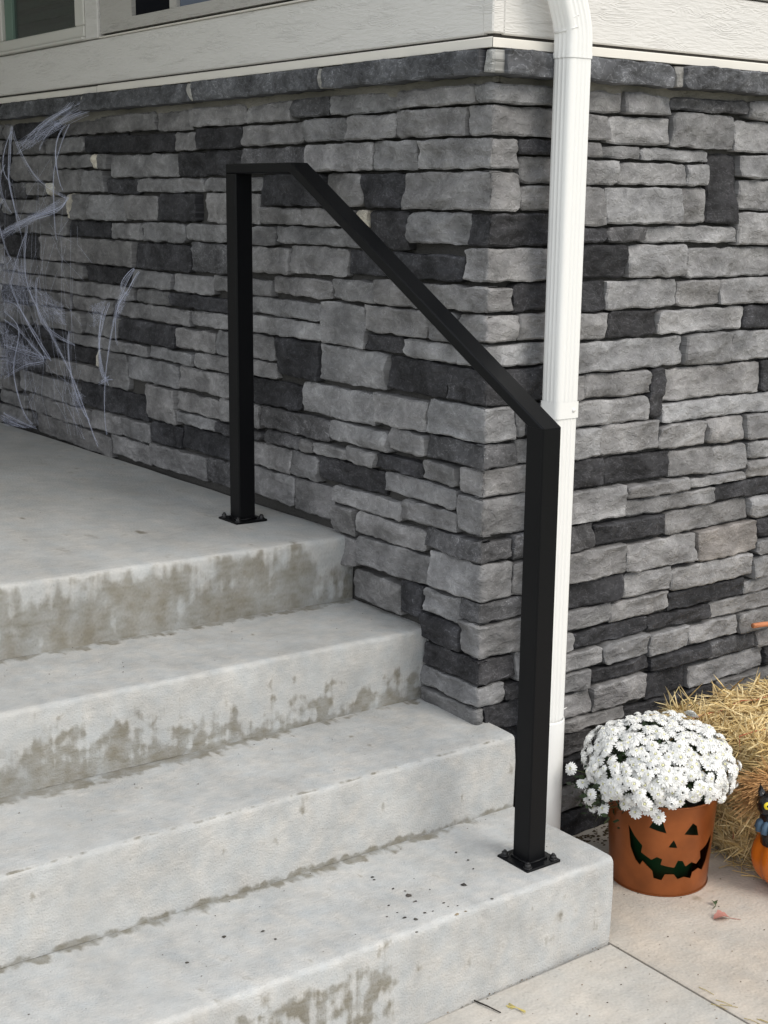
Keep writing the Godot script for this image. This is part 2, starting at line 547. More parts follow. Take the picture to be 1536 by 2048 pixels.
func stone_mesh(u0: float, u1: float, v0: float, v1: float, col: Color, mode: int, base: float, rough: float, back := 0.040, dressed := false) -> ArrayMesh:
	var bev := minf(0.0042, (v1 - v0) * 0.2)
	var corner := mode == 0
	var us := PackedFloat32Array()
	var cuts := [[u0, u1]] if not corner else [[u0, 0.0], [0.0, u1]]
	for seg: Array in cuts:
		var a: float = seg[0]
		var b: float = seg[1]
		var l := a + (bev if a == u0 else 0.0)
		var h := b - (bev if b == u1 else 0.0)
		if a == u0: us.append(u0)
		var n := clampi(int(ceil((h - l) / 0.0105)), 1, 40)
		for i in n + 1:
			if i == 0 and a != u0: continue
			us.append(lerpf(l, h, float(i) / n))
		if b == u1: us.append(u1)
	var vs := PackedFloat32Array([v0])
	var nv := clampi(int(ceil((v1 - v0 - 2.0 * bev) / 0.0095)), 1, 16)
	for i in nv + 1: vs.append(lerpf(v0 + bev, v1 - bev, float(i) / nv))
	vs.append(v1)
	var nu := us.size()
	nv = vs.size()
	var so := rng.randf() * 900.0
	var uvo := Vector2(rng.randf(), rng.randf())
	var flip := Vector2(1.0 if rng.randf() < 0.5 else -1.0, 1.0 if rng.randf() < 0.5 else -1.0)
	var w := u1 - u0
	var h := v1 - v0
	var tilt := Vector2(rng.randf_range(-0.05, 0.05), rng.randf_range(-0.16, 0.07)) * rough
	if corner: tilt.x = 0.0
	var round_r: Array[float] = []
	for i in 4: round_r.append((rng.randf_range(0.0005, 0.0035) if rng.randf() < 0.75 else rng.randf_range(0.004, 0.011)) * rough)
	# bevelled flakes broken from an edge or a corner
	var planes: Array = []
	if not dressed and not corner:
		for i in 1 + (rng.randi() % 3):
			var e := rng.randi() % 6
			var dir: Vector2 = [Vector2(0, 1), Vector2(0, -1), Vector2(1, 0), Vector2(-1, 0), Vector2(0.7, 0.7), Vector2(-0.7, 0.7)][e]
			planes.append([dir, rng.randf_range(0.006, 0.024), rng.randf_range(0.30, 0.80)])
	var amp := (0.0026 if not dressed else 0.0065) * rough * rng.randf_range(0.7, 1.3)
	var ledge := rng.randf_range(0.0016, 0.0042) if not dressed else 0.0
	var steps := rng.randf_range(2.0, 3.6)
	# a few chiselled planes that meet in creases
	var facets: Array = []
	if not dressed:
		for i in 2 + int(w / 0.045):
			var g := Vector2(rng.randfn() * 0.10, rng.randfn() * 0.16)
			if corner: g.x *= 0.5
			facets.append([Vector2(rng.randf_range(u0, u1), rng.randf_range(v0, v1)), g, rng.randf_range(0.0, 0.003)])
	var o := PackedFloat32Array()
	var pu := PackedFloat32Array()
	var pv := PackedFloat32Array()
	var cu := (u0 + u1) * 0.5
	var cv := (v0 + v1) * 0.5
	for j in nv:
		for i in nu:
			var u := us[i]
			var v := vs[j]
			var tu := (u - u0) / w
			var tv := (v - v0) / h
			# wavy outline
			var top := fbm.get_noise_2d(u * 1.2 + so, 5.0) * 0.0036 * rough
			var bot := fbm.get_noise_2d(u * 1.2 + so, 55.0) * 0.0036 * rough
			var lft := fbm.get_noise_2d(v * 1.6 + so, 105.0) * 0.003 * rough
			var rgt := fbm.get_noise_2d(v * 1.6 + so, 155.0) * 0.003 * rough
			var dl := pow(maxf(0.0, 1.0 - (u - u0) / 0.014), 2.0)
			var dr := pow(maxf(0.0, 1.0 - (u1 - u) / 0.014), 2.0)
			top -= dl * round_r[0] + dr * round_r[1]
			bot += dl * round_r[2] + dr * round_r[3]
			pu.append(u + lerpf(lft, rgt, tu) * (0.0 if corner and absf(u) < 0.001 else 1.0))
			pv.append(v + lerpf(bot, top, tv))
			var q := base + tilt.x * (u - cu) + tilt.y * (v - cv)
			q += fbm.get_noise_2d(u * 0.9 + so, v * 1.6 + so * 0.3) * amp + (chip.get_noise_2d(u * 0.8 + so, v * 1.5) - 0.2) * amp * 0.9
			var fmin := 0.0
			for fc: Array in facets: fmin = minf(fmin, fc[2] + (Vector2(u, v) - (fc[0] as Vector2)).dot(fc[1]))
			q += maxf(fmin, -0.011) + 0.0015
			# cleft ledges along the bed
			var lv := (fbm.get_noise_2d(u * 0.45 + so * 1.7, v * 2.2 + so) * 0.5 + 0.5) * steps
			q += (floorf(lv) + smoothstep(0.82, 1.0, lv - floorf(lv))) * ledge - steps * 0.5 * ledge
			for pl: Array in planes:
				var d: Vector2 = pl[0]
				var dist := maxf(0.0, (w * 0.5 * absf(d.x) + h * 0.5 * absf(d.y)) - ((u - cu) * d.x + (v - cv) * d.y))
				q = minf(q, base + 0.003 - (pl[1] - dist) * pl[2])
			if corner and absf(u) < 0.001: q -= 0.002
			if i == 0 or j == 0 or i == nu - 1 or j == nv - 1:
				q -= (0.0022 + 0.0034 * absf(fbm.get_noise_2d(u * 3.0 + so, v * 3.0))) * (0.8 if dressed else 1.0)
			o.append(q)
	var st := begin()
	st.set_smooth_group(0)
	var vert := func(i: int, j: int, deep: bool) -> void:
		var k := j * nu + i
		var tint := 0.95 + 0.20 * fbm.get_noise_2d(pu[k] * 0.7 + so, pv[k] * 0.9 + 77.0)
		if not deep and (i <= 1 or j <= 1 or i >= nu - 2 or j >= nv - 2):
			tint += 0.16 * (0.4 + fbm.get_noise_2d(pu[k] * 2.5 + so, pv[k] * 2.5))  # rim of the face coloured lighter, by a varying amount
		st.set_color(Color(col.r * tint, col.g * tint, col.b * tint))
		st.set_uv(uvo + Vector2(pu[k], pv[k]) * flip)
		st.add_vertex(face_point(pu[k], pv[k], -back if deep else o[k], mode))
	for j in nv - 1:
		for i in nu - 1:
			var ring := i == 0 or j == 0 or i == nu - 2 or j == nv - 2
			st.set_smooth_group(1 if ring else 0)
			for c: Array in [[0, 0, 0, 1, 1, 1], [0, 0, 1, 1, 1, 0]]:
				vert.call(i + c[0], j + c[1], false); vert.call(i + c[2], j + c[3], false); vert.call(i + c[4], j + c[5], false)
	# sides back into the bed
	st.set_smooth_group(2)
	var rim: Array = []
	for i in nu: rim.append([i, nv - 1])
	for j in range(nv - 2, -1, -1): rim.append([nu - 1, j])
	for i in range(nu - 2, -1, -1): rim.append([i, 0])
	for j in range(1, nv): rim.append([0, j])
	for k in rim.size() - 1:
		var a: Array = rim[k]
		var b: Array = rim[k + 1]
		vert.call(a[0], a[1], false); vert.call(a[0], a[1], true); vert.call(b[0], b[1], true)
		vert.call(a[0], a[1], false); vert.call(b[0], b[1], true); vert.call(b[0], b[1], false)
	st.index()
	st.generate_normals()
	return st.commit()


var laid: Array[Vector4] = []


# millimetres along the wall and up, and the tone of the stone
func st(u0: int, u1: int, v0: int, v1: int, k: String) -> void:
	var c: Color = tone[k]
	var f := rng.randf_range(0.86, 1.12)
	var w := rng.randf_range(-0.012, 0.012)
	c = Color(c.r * f * (1.0 + w), c.g * f, c.b * f * (1.0 - w))
	var dark := k == "d" or k == "e"
	# vertex colours are multiplied by the mean of the face texture
	c = c * (4.7 if dark else 1.62)
	c.a = 1.0
	var mode := -1 if u1 <= 20 and u0 < -10 and not (u1 > 18) else (1 if u0 >= -2 else 0)
	var base := rng.randf_range(-0.006, 0.009) - (0.0015 if dark else 0.0)
	if mode == 0: base = rng.randf_range(0.001, 0.007)
	if k == "q": base = -0.006
	laid.append(Vector4(u0, u1, v0, v1) * 0.001)
	var called := "corner_stone" if mode == 0 else ("quartz_chip" if k == "q" else "stone")
	put(called, stone_mesh(u0 * 0.001, u1 * 0.001, v0 * 0.001, v1 * 0.001, c, mode, base, 1.0), M.dark_stone if dark else M.stone, house)


func _stones() -> void:
	st(-2756, -2665, 1774, 1829, "m")
	st(-2663, -2268, 1776, 1829, "d")
	st(-2266, -1831, 1777, 1829, "n")
	st(-1829, -1557, 1777, 1829, "m")
	st(-1555, -1343, 1770, 1827, "m")
	st(-1341, -1041, 1778, 1829, "m")
	st(-1039, -805, 1778, 1829, "m")
	st(-803, -626, 1784, 1829, "e")
	st(-624, -356, 1784, 1829, "m")
	st(-354, -64, 1789, 1829, "m")
	st(-2764, -2675, 1724, 1768, "e")
	st(-2673, -2378, 1720, 1768, "n")
	st(-2376, -2063, 1720, 1770, "n")
	st(-2061, -1778, 1717, 1771, "d")
	st(-1776, -1455, 1712, 1764, "d")
	st(-1452, -1311, 1713, 1764, "m")
	st(-1308, -1063, 1715, 1771, "d")
	st(-1060, -753, 1718, 1771, "m")
	st(-751, -558, 1722, 1778, "m")
	st(-555, -349, 1722, 1778, "m")
	st(-347, -95, 1722, 1783, "m")
	st(-2778, -2692, 1566, 1718, "d")
	st(-2690, -2339, 1628, 1714, "n")
	st(-2337, -2015, 1670, 1711, "n")
	st(-2013, -1946, 1665, 1711, "q")
	st(-1943, -1881, 1665, 1711, "n")
	st(-1879, -1436, 1638, 1706, "m")
	st(-1434, -1276, 1638, 1707, "d")
	st(-1274, -1052, 1639, 1709, "d")
	st(-1050, -743, 1647, 1711, "e")
	st(-741, -443, 1648, 1715, "l")
	st(-441, -275, 1649, 1716, "m")
	st(-2690, -2559, 1566, 1621, "e")
	st(-2557, -2415, 1578, 1621, "n")
	st(-2413, -2332, 1578, 1621, "q")
	st(-2330, -2086, 1591, 1664, "n")
	st(-2084, -1921, 1591, 1659, "m")
	st(-1919, -1697, 1587, 1632, "d")
	st(-1695, -1283, 1593, 1632, "m")
	st(-1281, -958, 1597, 1633, "m")
	st(-956, -659, 1560, 1641, "d")
	st(-657, -489, 1561, 1641, "n")
	st(-487, -320, 1561, 1641, "d")
	st(-2791, -2703, 1509, 1560, "n")
	st(-2701, -2447, 1515, 1560, "n")
	st(-2445, -2227, 1515, 1572, "n")
	st(-2225, -2164, 1501, 1584, "q")
	st(-2161, -2040, 1501, 1584, "n")
	st(-2038, -1780, 1501, 1581, "m")
	st(-1778, -1561, 1507, 1581, "m")
	st(-1558, -1322, 1508, 1587, "d")
	st(-1283, -975, 1508, 1591, "l")
	st(-972, -765, 1512, 1554, "m")
	st(-763, -527, 1512, 1554, "m")
	st(-525, -472, 1512, 1555, "q")
	st(-470, -304, 1462, 1553, "d")
	st(-302, -80, 1481, 1553, "l")
	st(-2799, -2663, 1438, 1503, "d")
	st(-2661, -2227, 1445, 1509, "n")
	st(-2225, -1899, 1445, 1495, "d")
	st(-1897, -1670, 1445, 1495, "m")
	st(-1668, -1390, 1444, 1501, "m")
	st(-1388, -892, 1454, 1502, "m")
	st(-890, -472, 1462, 1506, "m")
	st(-2810, -2453, 1355, 1432, "d")
	st(-2451, -2121, 1355, 1439, "m")
	st(-2118, -1726, 1358, 1438, "n")
	st(-1724, -1368, 1357, 1437, "d")
	st(-1366, -1057, 1363, 1448, "e")
	st(-1055, -832, 1378, 1448, "m")
	st(-830, -563, 1386, 1456, "m")
	st(-561, -93, 1397, 1456, "d")
	st(-2820, -2095, 1300, 1349, "n")
	st(-2093, -1722, 1298, 1352, "d")
	st(-1720, -1481, 1299, 1351, "m")
	st(-1478, -1232, 1299, 1351, "m")
	st(-1229, -917, 1316, 1357, "m")
	st(-914, -624, 1325, 1372, "m")
	st(-622, -422, 1329, 1380, "m")
	st(-420, -218, 1329, 1390, "m")
	st(-2827, -2202, 1248, 1294, "n")
	st(-2199, -1893, 1248, 1292, "m")
	st(-1891, -1724, 1250, 1292, "m")
	st(-1722, -1495, 1250, 1293, "n")
	st(-1493, -1061, 1253, 1293, "d")
	st(-1058, -673, 1265, 1310, "l")
	st(-1059, -673, 1213, 1259, "l")
	st(-670, -475, 1213, 1319, "m")
	st(-473, -225, 1258, 1323, "m")
	st(-223, -115, 1258, 1328, "m")
	st(-2833, -2581, 1185, 1242, "d")
	st(-2579, -2230, 1191, 1242, "n")
	st(-2227, -1888, 1194, 1242, "m")
	st(-1885, -1378, 1196, 1244, "m")
	st(-1376, -1061, 1206, 1247, "m")
	st(-2842, -2586, 1105, 1179, "n")
	st(-2584, -2117, 1115, 1185, "n")
	st(-2115, -1850, 1119, 1188, "n")
	st(-1848, -1465, 1123, 1190, "d")
	st(-1463, -1217, 1130, 1190, "m")
	st(-1215, -1062, 1130, 1200, "m")
	st(-1060, -899, 1138, 1207, "m")
	st(-1063, -899, 1090, 1132, "m")
	st(-897, -687, 1105, 1207, "d")
	st(-685, -388, 1114, 1207, "l")
	st(-473, -321, 1213, 1252, "d")
	st(-319, -116, 1210, 1252, "l")
	st(-386, -146, 1124, 1204, "d")
	st(-2851, -2556, 1063, 1099, "d")
	st(-2554, -2256, 1072, 1109, "d")
	st(-2253, -2021, 1072, 1109, "m")
	st(-2018, -1652, 1077, 1113, "m")
	st(-1650, -1346, 1079, 1117, "m")
	st(-1344, -1065, 1079, 1124, "m")
	st(-2858, -2468, 1000, 1057, "d")
	st(-2466, -2025, 1011, 1066, "d")
	st(-2023, -2001, 1011, 1071, "q")
	st(-2868, -2431, 936, 994, "d")
	st(-2429, -2001, 953, 1005, "n")
	st(-1999, -1806, 953, 1071, "n")
	st(-1804, -1447, 998, 1071, "m")
	st(-1445, -1065, 1008, 1073, "m")
	st(-2877, -2725, 844, 894, "n")
	st(-2723, -2184, 856, 930, "m")
	st(-2182, -1680, 866, 947, "d")
	st(-1678, -1474, 883, 992, "m")
	st(-1472, -1204, 936, 992, "m")
	st(-1202, -1067, 936, 1002, "m")
	st(-1063, -772, 1014, 1084, "d")
	st(-770, -432, 1020, 1099, "l")
	st(-430, -219, 1034, 1108, "l")
	st(-2885, -2635, 788, 838, "n")
	st(-2633, -2411, 788, 850, "n")
	st(-2409, -2080, 787, 850, "m")
	st(-2078, -1851, 797, 860, "m")
	st(-1849, -1650, 797, 860, "m")
	st(-1648, -1456, 811, 877, "d")
	st(-1454, -1071, 818, 888, "d")
	st(-1472, -1231, 895, 929, "m")
	st(-1229, -1068, 895, 929, "d")
	st(-2893, -2594, 728, 782, "n")
	st(-2592, -1941, 707, 781, "n")
	st(-1939, -1650, 724, 790, "m")
	st(-1648, -1297, 733, 805, "m")
	st(-1295, -1071, 739, 811, "e")
	st(-1065, -977, 937, 1008, "m")
	st(-974, -633, 950, 1008, "e")
	st(-631, -370, 962, 1013, "l")
	st(-368, -213, 976, 1028, "m")
	st(-1066, -964, 906, 931, "e")
	st(-961, -773, 908, 943, "e")
	st(-771, -699, 908, 943, "m")
	st(-697, -549, 915, 943, "l")
	st(-547, -424, 915, 956, "m")
	st(-422, -234, 920, 956, "d")
	st(-1069, -819, 834, 900, "m")
	st(-817, -684, 836, 902, "m")
	st(-682, -397, 847, 908, "d")
	st(-395, -103, 864, 914, "m")
	st(-232, -98, 920, 969, "m")
	st(-1069, -799, 748, 828, "m")
	st(-796, -614, 743, 829, "m")
	st(-611, -310, 796, 841, "l")
	st(-307, -103, 809, 857, "m")
	st(-611, -513, 717, 790, "m")
	st(-510, -220, 735, 790, "m")
	st(-596, -500, 639, 711, "m")
	st(-498, -199, 654, 729, "m")
	st(-527, -316, 552, 633, "n")
	st(-314, -233, 566, 648, "d")
	st(-231, -81, 589, 648, "l")
	st(-231, -80, 517, 583, "d")
	st(-216, 25, 352, 396, "n")
	st(-62, 236, 1789, 1829, "l")
	st(-93, 235, 1721, 1783, "m")
	st(-273, 86, 1649, 1715, "m")
	st(-318, 96, 1559, 1643, "m")
	st(-78, 233, 1481, 1552, "d")
	st(-91, 233, 1403, 1475, "l")
	st(-216, 79, 1335, 1390, "m")
	st(-113, 97, 1268, 1327, "m")
	st(-114, 231, 1210, 1261, "l")
	st(-144, 230, 1124, 1204, "d")
	st(-217, 101, 1038, 1118, "l")
	st(-211, 112, 979, 1032, "e")
	st(-96, 228, 911, 973, "l")
	st(-100, 228, 817, 905, "l")
	st(-217, 103, 756, 803, "e")
	st(-197, 104, 664, 750, "m")
	st(-79, 226, 610, 658, "e")
	st(-78, 225, 520, 604, "m")
	st(-218, 125, 456, 511, "d")
	st(-231, 90, 402, 450, "m")
	st(27, 223, 336, 395, "d")
	st(88, 235, 1683, 1715, "d")
	st(98, 234, 1619, 1677, "m")
	st(98, 234, 1559, 1613, "m")
	st(82, 232, 1334, 1397, "d")
	st(99, 231, 1268, 1327, "m")
	st(103, 124, 1042, 1118, "m")
	st(114, 229, 979, 1036, "l")
	st(106, 227, 749, 811, "e")
	st(107, 226, 664, 743, "m")
	st(127, 224, 445, 514, "m")
	st(92, 224, 401, 439, "d")
	st(238, 412, 1782, 1829, "l")
	st(414, 571, 1782, 1829, "m")
	st(574, 856, 1797, 1829, "e")
	st(858, 983, 1787, 1829, "m")
	st(237, 367, 1719, 1776, "m")
	st(369, 573, 1713, 1776, "l")
	st(575, 813, 1712, 1791, "m")
	st(815, 991, 1705, 1781, "l")
	st(237, 338, 1679, 1712, "m")
	st(340, 480, 1679, 1707, "m")
	st(482, 726, 1678, 1706, "m")
	st(841, 999, 1642, 1699, "m")
	st(728, 839, 1529, 1699, "d")
	st(237, 401, 1619, 1673, "l")
	st(403, 645, 1621, 1672, "l")
	st(647, 726, 1621, 1672, "l")
	st(841, 1007, 1562, 1636, "m")
	st(236, 363, 1526, 1613, "m")
	st(365, 628, 1529, 1613, "l")
	st(630, 726, 1529, 1615, "m")
	st(842, 1017, 1474, 1555, "l")
	st(235, 374, 1487, 1520, "d")
	st(376, 502, 1487, 1522, "e")
	st(504, 840, 1483, 1522, "l")
	st(235, 454, 1403, 1481, "d")
	st(456, 664, 1401, 1477, "l")
	st(666, 1027, 1395, 1468, "m")
	st(234, 381, 1327, 1397, "d")
	st(383, 633, 1327, 1394, "l")
	st(636, 793, 1324, 1389, "m")
	st(795, 1035, 1324, 1389, "l")
	st(234, 391, 1258, 1321, "m")
	st(393, 571, 1258, 1321, "d")
	st(574, 897, 1258, 1317, "l")
	st(900, 1043, 1258, 1317, "d")
	st(233, 667, 1180, 1251, "m")
	st(669, 854, 1175, 1252, "m")
	st(856, 1052, 1175, 1252, "l")
	st(232, 321, 1116, 1174, "m")
	st(323, 549, 1116, 1174, "m")
	st(551, 598, 1050, 1174, "d")
	st(600, 980, 1088, 1168, "l")
	st(982, 1061, 1088, 1168, "d")
	st(227, 549, 1050, 1110, "l")
	st(600, 1071, 1033, 1082, "l")
	st(231, 386, 971, 1044, "l")
	st(388, 592, 971, 1044, "l")
	st(594, 775, 966, 1027, "l")
	st(777, 929, 962, 1027, "m")
	st(931, 1090, 958, 1027, "m")
	st(230, 409, 895, 965, "d")
	st(411, 641, 895, 960, "d")
	st(644, 805, 889, 955, "m")
	st(807, 939, 881, 952, "m")
	st(941, 1097, 908, 952, "l")
	st(949, 1103, 852, 902, "l")
	st(230, 483, 809, 889, "l")
	st(486, 718, 850, 883, "m")
	st(486, 822, 802, 843, "l")
	st(720, 947, 852, 875, "l")
	st(825, 1110, 802, 845, "d")
	st(229, 374, 743, 803, "e")
	st(376, 631, 743, 796, "d")
	st(633, 975, 738, 796, "m")
	st(977, 1115, 737, 796, "l")
	st(1007, 1111, 680, 731, "d")
	st(229, 489, 663, 737, "l")
	st(491, 756, 658, 731, "m")
	st(758, 1005, 648, 731, "w")
	st(1007, 1117, 631, 674, "m")
	st(228, 488, 594, 657, "d")
	st(490, 666, 589, 652, "l")
	st(669, 987, 581, 642, "l")
	st(989, 1180, 568, 625, "m")
	st(227, 444, 538, 588, "m")
	st(447, 668, 532, 583, "l")
	st(670, 962, 526, 574, "d")
	st(964, 1187, 526, 561, "m")
	st(227, 323, 484, 531, "m")
	st(325, 595, 485, 526, "d")
	st(598, 838, 480, 520, "d")
	st(840, 1195, 472, 520, "m")
	st(227, 426, 431, 478, "m")
	st(428, 601, 423, 478, "m")
	st(604, 756, 412, 473, "l")
	st(758, 960, 412, 466, "m")
	st(962, 1200, 411, 466, "n")
	st(226, 388, 372, 424, "m")
	st(390, 606, 381, 417, "d")
	st(608, 840, 370, 406, "d")
	st(843, 1037, 358, 405, "e")
	st(1039, 1206, 358, 405, "m")
	st(225, 395, 306, 366, "m")
	st(398, 589, 306, 374, "l")
	st(592, 760, 292, 364, "d")
	st(762, 1082, 292, 352, "l")
	st(1084, 1213, 292, 352, "d")
	st(210, 509, 268, 300, "n")
	st(511, 884, 246, 285, "d")
	st(886, 1223, 214, 286, "n")
	st(217, 406, 203, 261, "e")
	st(217, 444, 127, 197, "d")
	st(225, 478, 51, 120, "n")
	st(224, 478, -22, 44, "d")
	st(409, 587, 203, 240, "d")
	st(589, 851, 173, 240, "n")
	st(446, 644, 127, 167, "n")
	st(646, 914, 85, 136, "d")
	st(480, 702, 22, 78, "n")
	st(705, 979, -11, 43, "n")
	st(127, 225, 1042, 1118, "d")
	st(100, 208, 236, 330, "d")
	st(110, 214, 140, 230, "d")
	_more_stones()


# the courses run on past the edge of the photograph
func _more_stones() -> void:
	var light := begin()
	var dark := begin()
	for side: int in [-1, 1]:
		var v := GROUND + 0.002 if side > 0 else 0.70
		while v < 1.79:
			var h := minf(rng.randf_range(0.045, 0.085), 1.829 - v)
			var start := 0.0
			for q in laid:
				if q.w > v + 0.004 and q.z < v + h - 0.004: start = maxf(start, q.y if side > 0 else -q.x)
			var u := start + 0.004
			var stop := 2.15 if side > 0 else 3.5
			while u < stop:
				var w := rng.randf_range(0.10, 0.30)
				var is_dark := rng.randf() < 0.25
				var c: Color = tone[["d", "e", "d", "d"][rng.randi() % 4] if is_dark else ["l", "m", "m", "n"][rng.randi() % 4]]
				c = c * rng.randf_range(0.88, 1.1) * (4.7 if is_dark else 1.62)
				var a := u if side > 0 else -u - w
				var m := stone_mesh(a, a + w, v, v + h, c, side, rng.randf_range(-0.006, 0.008), 1.0)
				(dark if is_dark else light).append_from(m, 0, Transform3D.IDENTITY)
				u += w + 0.003
			v += h + 0.006
	put("outer_stones", light.commit(), M.stone, house).set_meta("kind", "stuff")
	put("outer_dark_stones", dark.commit(), M.dark_stone, house).set_meta("kind", "stuff")


func _caps_and_siding() -> void:
	# sill course
	var cap := func(u0: float, u1: float, mode: int) -> void:
		var f := rng.randf_range(0.9, 1.15)
		put("cap_stone", stone_mesh(u0, u1, 1.845, 1.897, Color(0.112 * f, 0.115 * f, 0.124 * f) * 4.3, mode, 0.036, 1.0, 0.02, true), M.dark_stone, house)
	var left := [-3.9, -3.32, -2.66, -1.977, -1.275, -0.616, 0.006]
	for i in 6: cap.call(left[i] + 0.008, left[i + 1] - 0.008, -1)
	var right := [0.002, 0.560, 1.24, 1.95]
	for i in 3: cap.call(right[i] + 0.003, right[i + 1] - 0.009, 1)
	for i in range(1, 6):
		put("mortar_joint", stone_mesh(left[i] - 0.012, left[i] + 0.012, 1.847, 1.894, Color(0.56, 0.55, 0.52), -1, 0.034, 0.4, 0.02), M.stone, house)
	for i in range(1, 3):
		put("mortar_joint", stone_mesh(right[i] - 0.014, right[i] + 0.008, 1.847, 1.894, Color(0.48, 0.47, 0.45), 1, 0.034, 0.4, 0.02), M.stone, house)
	put("mortar_joint", stone_mesh(0.004, 0.031, 1.846, 1.895, Color(0.60, 0.60, 0.58), -1, 0.0305, 0.5, 0.02), M.stone, house)
	# pointing below the sill
	box("mortar_bed", Vector3(FX + 0.017, 1.815, -4.0), Vector3(FX + 0.034, 1.8995, FZ - 0.017), M.pale_mortar, house, 0.004)
	box("mortar_bed", Vector3(FX + 0.0345, 1.815, FZ - 0.034), Vector3(2.2, 1.8995, FZ - 0.017), M.pale_mortar, house, 0.004)
	# metal flashing with a folded lip, mitred at the corner
	for k in 2:
		var s := begin()
		s.set_smooth_group(-1)
		var prof := [Vector2(-0.024, 1.9235), Vector2(0.020, 1.9195), Vector2(0.0245, 1.9165), Vector2(0.0255, 1.8995), Vector2(0.0235, 1.8985), Vector2(-0.024, 1.8985)]
		var runs := [[-4.0, -1.885], [-1.885, 0.0]] if k == 0 else [[0.0, 2.2]]
		for run: Array in runs:
			for i in prof.size() - 1:
				var a: Vector2 = prof[i]
				var b: Vector2 = prof[i + 1]
				var lift := 0.0015 if run[0] == -1.885 else 0.0
				if k == 0:
					var za := a.x if run[1] == 0.0 else float(run[1])
					var zb := b.x if run[1] == 0.0 else float(run[1])
					quad(s, Vector3(FX - a.x - lift, a.y + lift, run[0]), Vector3(FX - a.x - lift, a.y + lift, FZ + za), Vector3(FX - b.x - lift, b.y, FZ + zb), Vector3(FX - b.x - lift, b.y, run[0]))
				else:
					quad(s, Vector3(FX - a.x, a.y, FZ + a.x), Vector3(2.2, a.y, FZ + a.x), Vector3(2.2, b.y, FZ + b.x), Vector3(FX - b.x, b.y, FZ + b.x))
		put("flashing", finish(s), M.flashing, house)
	# boards above, standing on a shadow gap
	box("shadow_gap", Vector3(0.012, 1.9, -4.0), Vector3(0.029, 1.94, -0.012), M.gap, house, 0.001)
	box("shadow_gap", Vector3(0.0295, 1.9, -0.029), Vector3(2.2, 1.94, -0.012), M.gap, house, 0.001)
	box("skirt_board", Vector3(0.000, 1.929, -4.0), Vector3(0.0295, 2.064, -0.034), M.board, house, 0.003)
	box("corner_board", Vector3(-0.004, 1.931, -0.033), Vector3(0.029, 2.75, 0.0), M.board, house, 0.003)
	box("skirt_board", Vector3(0.0295, 1.929, -0.029), Vector3(2.2, 2.066, -0.002), M.board, house, 0.003)
	for i in 5:
		var y := 2.071 + i * 0.15
		box("lap_board", Vector3(0.0295, y, -0.026), Vector3(2.2, y + 0.148, 0.006), M.board, house, 0.003)


func _window() -> void:
	# a band under the panel, the panel with a black pane and a sky-tinted one, a casing and the window beside it
	box("drip_strip", Vector3(-0.006, 2.0645, -1.893), Vector3(0.0295, 2.069, -0.034), M.flashing, house, 0.001)
	var z0 := -1.893
	var z1 := -0.034
	var panel := begin()
	var ys := [2.0775, 2.112, 2.60, 2.75]
	var zs := [z0, -1.679, -1.439, -1.397, -1.174, z1]
	for j in 3:
		for i in 5:
			if j == 1 and (i == 1 or i == 3): continue
			add_box(panel, Vector3(0.002, ys[j], zs[i]), Vector3(0.029, ys[j + 1], zs[i + 1]), 0.0001)
	var pn := put("window_panel", finish(panel), M.panel, house)
	box("pane", Vector3(0.016, 2.1125, -1.6785), Vector3(0.022, 2.5995, -1.4395), M.black_glass, pn, 0.0005)
	box("pane", Vector3(0.013, 2.1125, -1.3965), Vector3(0.019, 2.5995, -1.1745), M.sky_tinted_glass, pn, 0.0005)
	box("shadow_gap", Vector3(0.016, 2.0695, z0), Vector3(0.029, 2.077, z1), M.gap, house, 0.0005)
	box("window_casing", Vector3(-0.008, 2.0665, -1.984), Vector3(0.029, 2.75, -1.896), M.board, house, 0.003)
	# window: frame, glass, blind and a dark room
	var fr := begin()
	add_box(fr, Vector3(-0.012, 2.076, -3.2), Vector3(0.028, 2.112, -1.987), 0.003)
	add_box(fr, Vector3(-0.012, 2.1125, -2.052), Vector3(0.028, 2.75, -1.987), 0.003)
	add_box(fr, Vector3(-0.020, 2.0667, -3.2), Vector3(0.028, 2.0757, -1.987), 0.002)
	add_box(fr, Vector3(-0.012, 2.1125, -2.700), Vector3(0.028, 2.75, -2.660), 0.003)
	var win := put("window", finish(fr), M.vinyl, house)
	box("sash", Vector3(0.0, 2.113, -2.655), Vector3(0.020, 2.75, -2.590), M.sash, win, 0.002)
	box("pane", Vector3(0.010, 2.1128, -2.5895), Vector3(0.014, 2.75, -2.0525), M.glass, win, 0.0005)
	box("pane", Vector3(0.010, 2.1128, -3.2), Vector3(0.014, 2.75, -2.7005), M.glass, win, 0.0005)
	var bl := begin()
	for i in 14: add_box(bl, Vector3(0.0172, 2.118 + i * 0.045, -2.58), Vector3(0.0262, 2.143 + i * 0.045, -2.06), 0.001)
	put("blind", finish(bl), M.blind, win)
	box("dark_interior", Vector3(0.027, 2.1, -3.2), Vector3(0.0295, 2.75, -2.0), M.room, win, 0.0002)


# ---------------------------------------------------------------- steps

